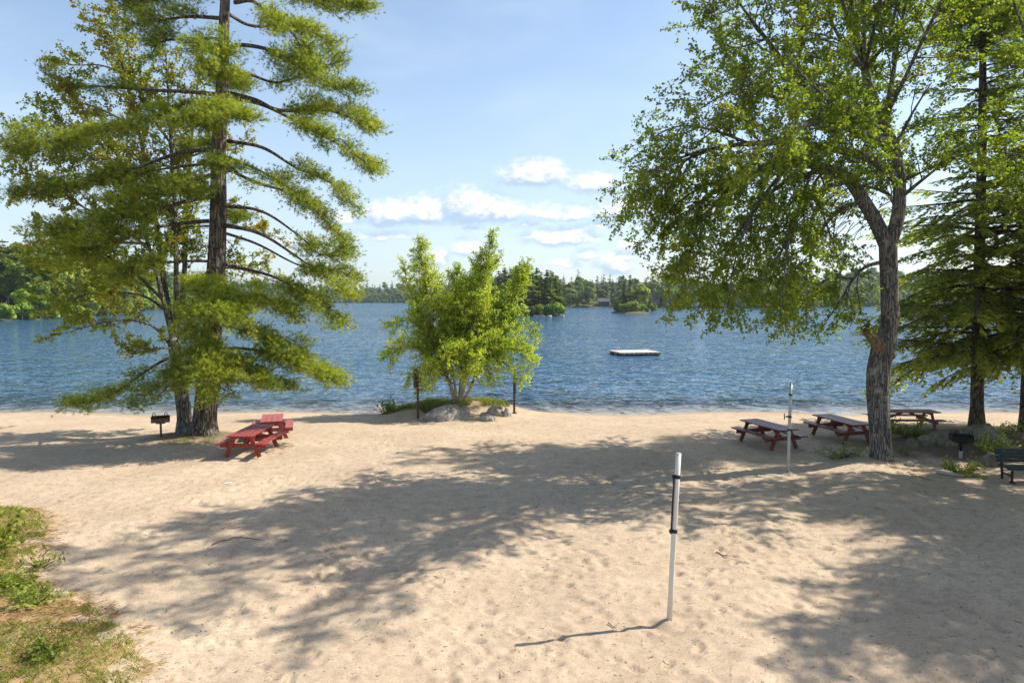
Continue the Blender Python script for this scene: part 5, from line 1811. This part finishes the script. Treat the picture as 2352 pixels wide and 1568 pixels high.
cx1, cy1, w1, d1, D1 = island(1090, 1298, 727, 13, 'island', 'wooded island behind the birch with pale rocks at its edge', 1.2)
cx2, cy2, w2, d2, D2 = island(1408, 1500, 720, 8, 'islet', 'small low islet with a conifer and bright bushes', .8)

ic = [proto_tree('conifer_tree', conifer_arr(14, 3.5, 17, .70, 500 + i, .55), 14, .22, M['farconifer'], M['hembark'], True, 'dark ragged conifer on the wooded island behind the birch', 'tree', 'conifers on the wooded island') for i in range(2)]


def place(lst, j, *a, **k):
    if j < len(lst):
        o = lst[j]; o.location = a[0]; o.rotation_euler = (0, 0, a[1]); o.scale = (a[2],) * 3
        if k.get('label'): o['label'] = k['label']
        if k.get('group'): o['group'] = k['group']
        return o
    return copy_thing(lst[j % len(lst)], *a, **k)


spots = [(1285, -.3, .72), (1276, .0, .90), (1264, -.5, 1.0), (1255, .3, 1.05), (1243, -.2, .98), (1232, .4, 1.1), (1221, -.4, 1.12), (1210, .1, 1.2), (1198, -.5, 1.15), (1186, .3, 1.12), (1174, -.2, 1.05), (1160, .2, 1.1), (1145, -.3, 1.0), (1128, .1, .95), (1112, -.1, .85), (1268, .5, 1.0), (1250, -.6, .8), (1205, -.7, .8)]
for j, (px, fy, sc) in enumerate(spots):
    y = cy1 + fy * d1
    place(ic, j, ((px - CX) / FPX * y, y, .5), rng.uniform(0, 6), sc)
idd = [proto_tree('broadleaf_bush', decid_arr(4.2, 2.1, 12, 110, .36, 600 + i, .02), 4.2, .07, M['fardecid'], palebark, True, 'yellow-green bush at the rocky edge of the wooded island', 'bush', 'bushes round the wooded island') for i in range(2)]
for j, (px, fy, sc) in enumerate([(1288, -.55, .8), (1279, -.72, 1.0), (1268, -.82, 1.05), (1255, -.88, .9), (1240, -.92, 1.0), (1226, -.92, .8), (1200, -.95, 1.0), (1293, -.2, .7), (1180, -.9, 1.0)]):
    y = cy1 + fy * d1
    place(idd, j, ((px - CX) / FPX * y, y, .1), rng.uniform(0, 6), sc)
LSB = 'low bush at the waterline of the near left shore'
for sv in np.arange(40, 700, 4.3):
    p = shore(sv + rng.uniform(-1.5, 1.5)); q = p + outw(p) * rng.uniform(.2, 2.5)
    if not in_view(q[0], q[1]) or math.hypot(*q) > 330 or q[0] > -40: continue
    copy_thing(idd[rng.integers(2)], (q[0], q[1], -.15), rng.uniform(0, 6), rng.uniform(.7, 1.25), LSB, 'bushes along the near left shore')
for j, (px, w_, h_) in enumerate([(1245, 3.0, .8), (1262, 2.2, .6), (1283, 1.8, .6), (1230, 2.0, .7), (1294, 1.2, .4)]):
    y = cy1 - d1 * .98 if px < 1280 else cy1 - d1 * .6
    rock('pale rock at the waterline of the wooded island', ((px - CX) / FPX * y, y, -.35), (w_, 1.2, h_), 0, M['rock'], 40 + j, None, 'boulder', 'rocks round the wooded island', 2)
# islet
t1 = copy_thing(ic[0], ((1447 - CX) / FPX * cy2, cy2 + 1, .4), 1.0, 1.02, 'dark layered conifer, the tallest tree on the small islet'); t1['group'] = ''
del t1['group']
t3 = copy_thing(ic[1], ((1432 - CX) / FPX * cy2, cy2 - 1, .4), 2.0, .85, 'shorter dark conifer at the left of the small islet'); del t3['group']
t2 = proto_tree('broadleaf_tree', decid_arr(11.5, 3.4, 22, 150, .45, 700), 11.5, .18, M['fardecid'], palebark, True, 'rounded bright green broadleaf tree right of the conifer on the islet', 'tree')
t2.location = ((1472 - CX) / FPX * (cy2 + 2), cy2 + 2, .4)
LB = 'low yellow-green bush on the small islet'
for j, (px, fy, sc) in enumerate([(1420, -.2, 1.15), (1430, -.5, .9), (1442, -.6, 1.05), (1453, -.6, 1.1), (1464, -.5, .9), (1475, -.4, .8), (1485, -.3, .6)]):
    y = cy2 + fy * d2
    copy_thing(idd[j % 2], ((px - CX) / FPX * y, y, .1), rng.uniform(0, 6), sc, LB, 'bushes on the small islet')
o = copy_thing(idd[0], ((1497 - CX) / FPX * cy2, cy2 - 2, .0), 1, 1.0, 'small leaning tree with orange-tinged leaves at the right tip of the islet'); del o['group']
for j, (px, w_) in enumerate([(1411, 1.6), (1440, 1.0), (1463, 1.2), (1492, 1.5)]):
    y = cy2 - d2 * .9 if 1430 < px < 1480 else cy2 - d2 * .3
    rock('dark rock at the waterline of the small islet', ((px - CX) / FPX * y, y, -.35), (w_, 1.0, .5), 0, M['rock'], 60 + j, None, 'boulder', 'rocks round the small islet', 2)


# ---- houses on the far shore
def house(px, Y, zb, w, d, h, rh, rot, wall, roof, label, big=False):
    p = ((px - CX) / FPX * Y, Y, zb)
    t = thing('lake_house', label, 'house', p, rot)
    a = Acc()
    V = [[-w / 2, -d / 2, 0], [w / 2, -d / 2, 0], [w / 2, d / 2, 0], [-w / 2, d / 2, 0], [-w / 2, -d / 2, h], [w / 2, -d / 2, h], [w / 2, d / 2, h], [-w / 2, d / 2, h], [0, -d / 2, h + rh], [0, d / 2, h + rh]]
    a.add(V, [[0, 1, 5, 4], [1, 2, 6, 5], [2, 3, 7, 6], [3, 0, 4, 7]]); a.f.append((np.array([[4, 5, 8], [6, 7, 9]]) + a.n - 10, 0, False))
    a.build('wall', wall, t)
    a = Acc()
    for s in (-1, 1):
        n = nrm(np.array([rh * s, 0, w / 2]))
        e0 = np.array([s * (w / 2 + .5), 0, h - rh * .5 / (w / 2)]) + n * .12; e1 = np.array([0, 0, h + rh]) + n * .12
        bar(a, e0, e1, d + .9, .16, n)
    r = a.build('roof', roof, t)
    a = Acc(); box(a, (w * .22, d * .2, h + rh * .9), (.8, .8, 1.8)); a.build('chimney', M['pinkrock'], r)
    wm = M['glass']; k = 0
    for x in (-w * .28, 0, w * .28):
        f = Acc(); box(f, (x, -d / 2 - .03, h * .55), (1.5, .08, 1.5)); fo = f.build('window', M['bolt'], t)
        g = Acc(); box(g, (x, -d / 2 - .08, h * .55), (1.2, .04, 1.2)); g.build('pane', wm, fo)
    return t


M['glass'] = plain_mat('dark_window_glass', (.03, .04, .05), .1, 0, .1, 1, 0, .6)
wl_b = plain_mat('brown_wood_wall', (.16, .10, .065), .85, 0, .2, 1)
wl_g = plain_mat('grey_blue_wall', (.035, .04, .05), .85, 0, .2, 1)
wl_w = plain_mat('white_wall', (.60, .60, .58), .8, 0, .1, 1)
rf_d = plain_mat('dark_shingle_roof', (.07, .07, .075), .9, 0, .2, 1)
rf_l = plain_mat('pale_roof', (.50, .50, .50), .8, 0, .1, 1)
house(1504, 440, .6, 8, 8, 4.6, 3.8, R(-22), wl_b, rf_l, 'brown gabled house with a pale roof edge right of the islet')
house(1388, 450, .6, 11, 7, 2.8, 2.0, R(80), wl_g, rf_d, 'long dark house under the trees left of the islet')
house(1606, 420, .6, 9, 8, 4.0, 3.0, R(30), wl_w, rf_d, 'pale house half hidden behind the maple leaves on the far shore')
house(744, 955, .6, 16, 9, 4.5, 3.5, R(60), wl_g, rf_l, 'dark cabin with a light roof on the far left shore')


def buoy(px, py, label, s):
    D = (CAM_H + .3) * FPX / (py - HOR)
    a = Acc()
    ph = np.linspace(-1.2, 1.55, 9)
    P = [(0, 0, s * (.5 + .6 * math.sin(x))) for x in ph]; rr = [max(.02, s * .6 * math.cos(x)) for x in ph]
    tube(a, P, rr, 12); tube(a, [(0, 0, s), (0, 0, s * 1.5)], s * .12, 8)
    o = a.build('buoy', M['bolt']); o.location = ((px - CX) / FPX * D, D, -.35)
    tag(o, label, 'buoy')


buoy(890, 694.2, 'tiny white buoy on the water at the far left shore', 1.6)


# ------------------------------------------------------------------ air
def haze():
    a = Acc(); box(a, (0, 650, 27), (1700, 1500, 66))
    m = bpy.data.materials.new('air'); m.use_nodes = True
    k = NT(m.node_tree); k.n.remove(k.n['Principled BSDF'])
    v = k.new('ShaderNodeVolumePrincipled', inp={'Color': (.72, .86, 1.0, 1), 'Density': .00013, 'Anisotropy': .2})
    k.l.new(v.outputs[0], k.n['Material Output'].inputs['Volume'])
    o = a.build('haze', m)
    tag(o, 'thin bluish summer haze over the lake', 'haze', None, 'stuff')


if HAZE:
    haze()
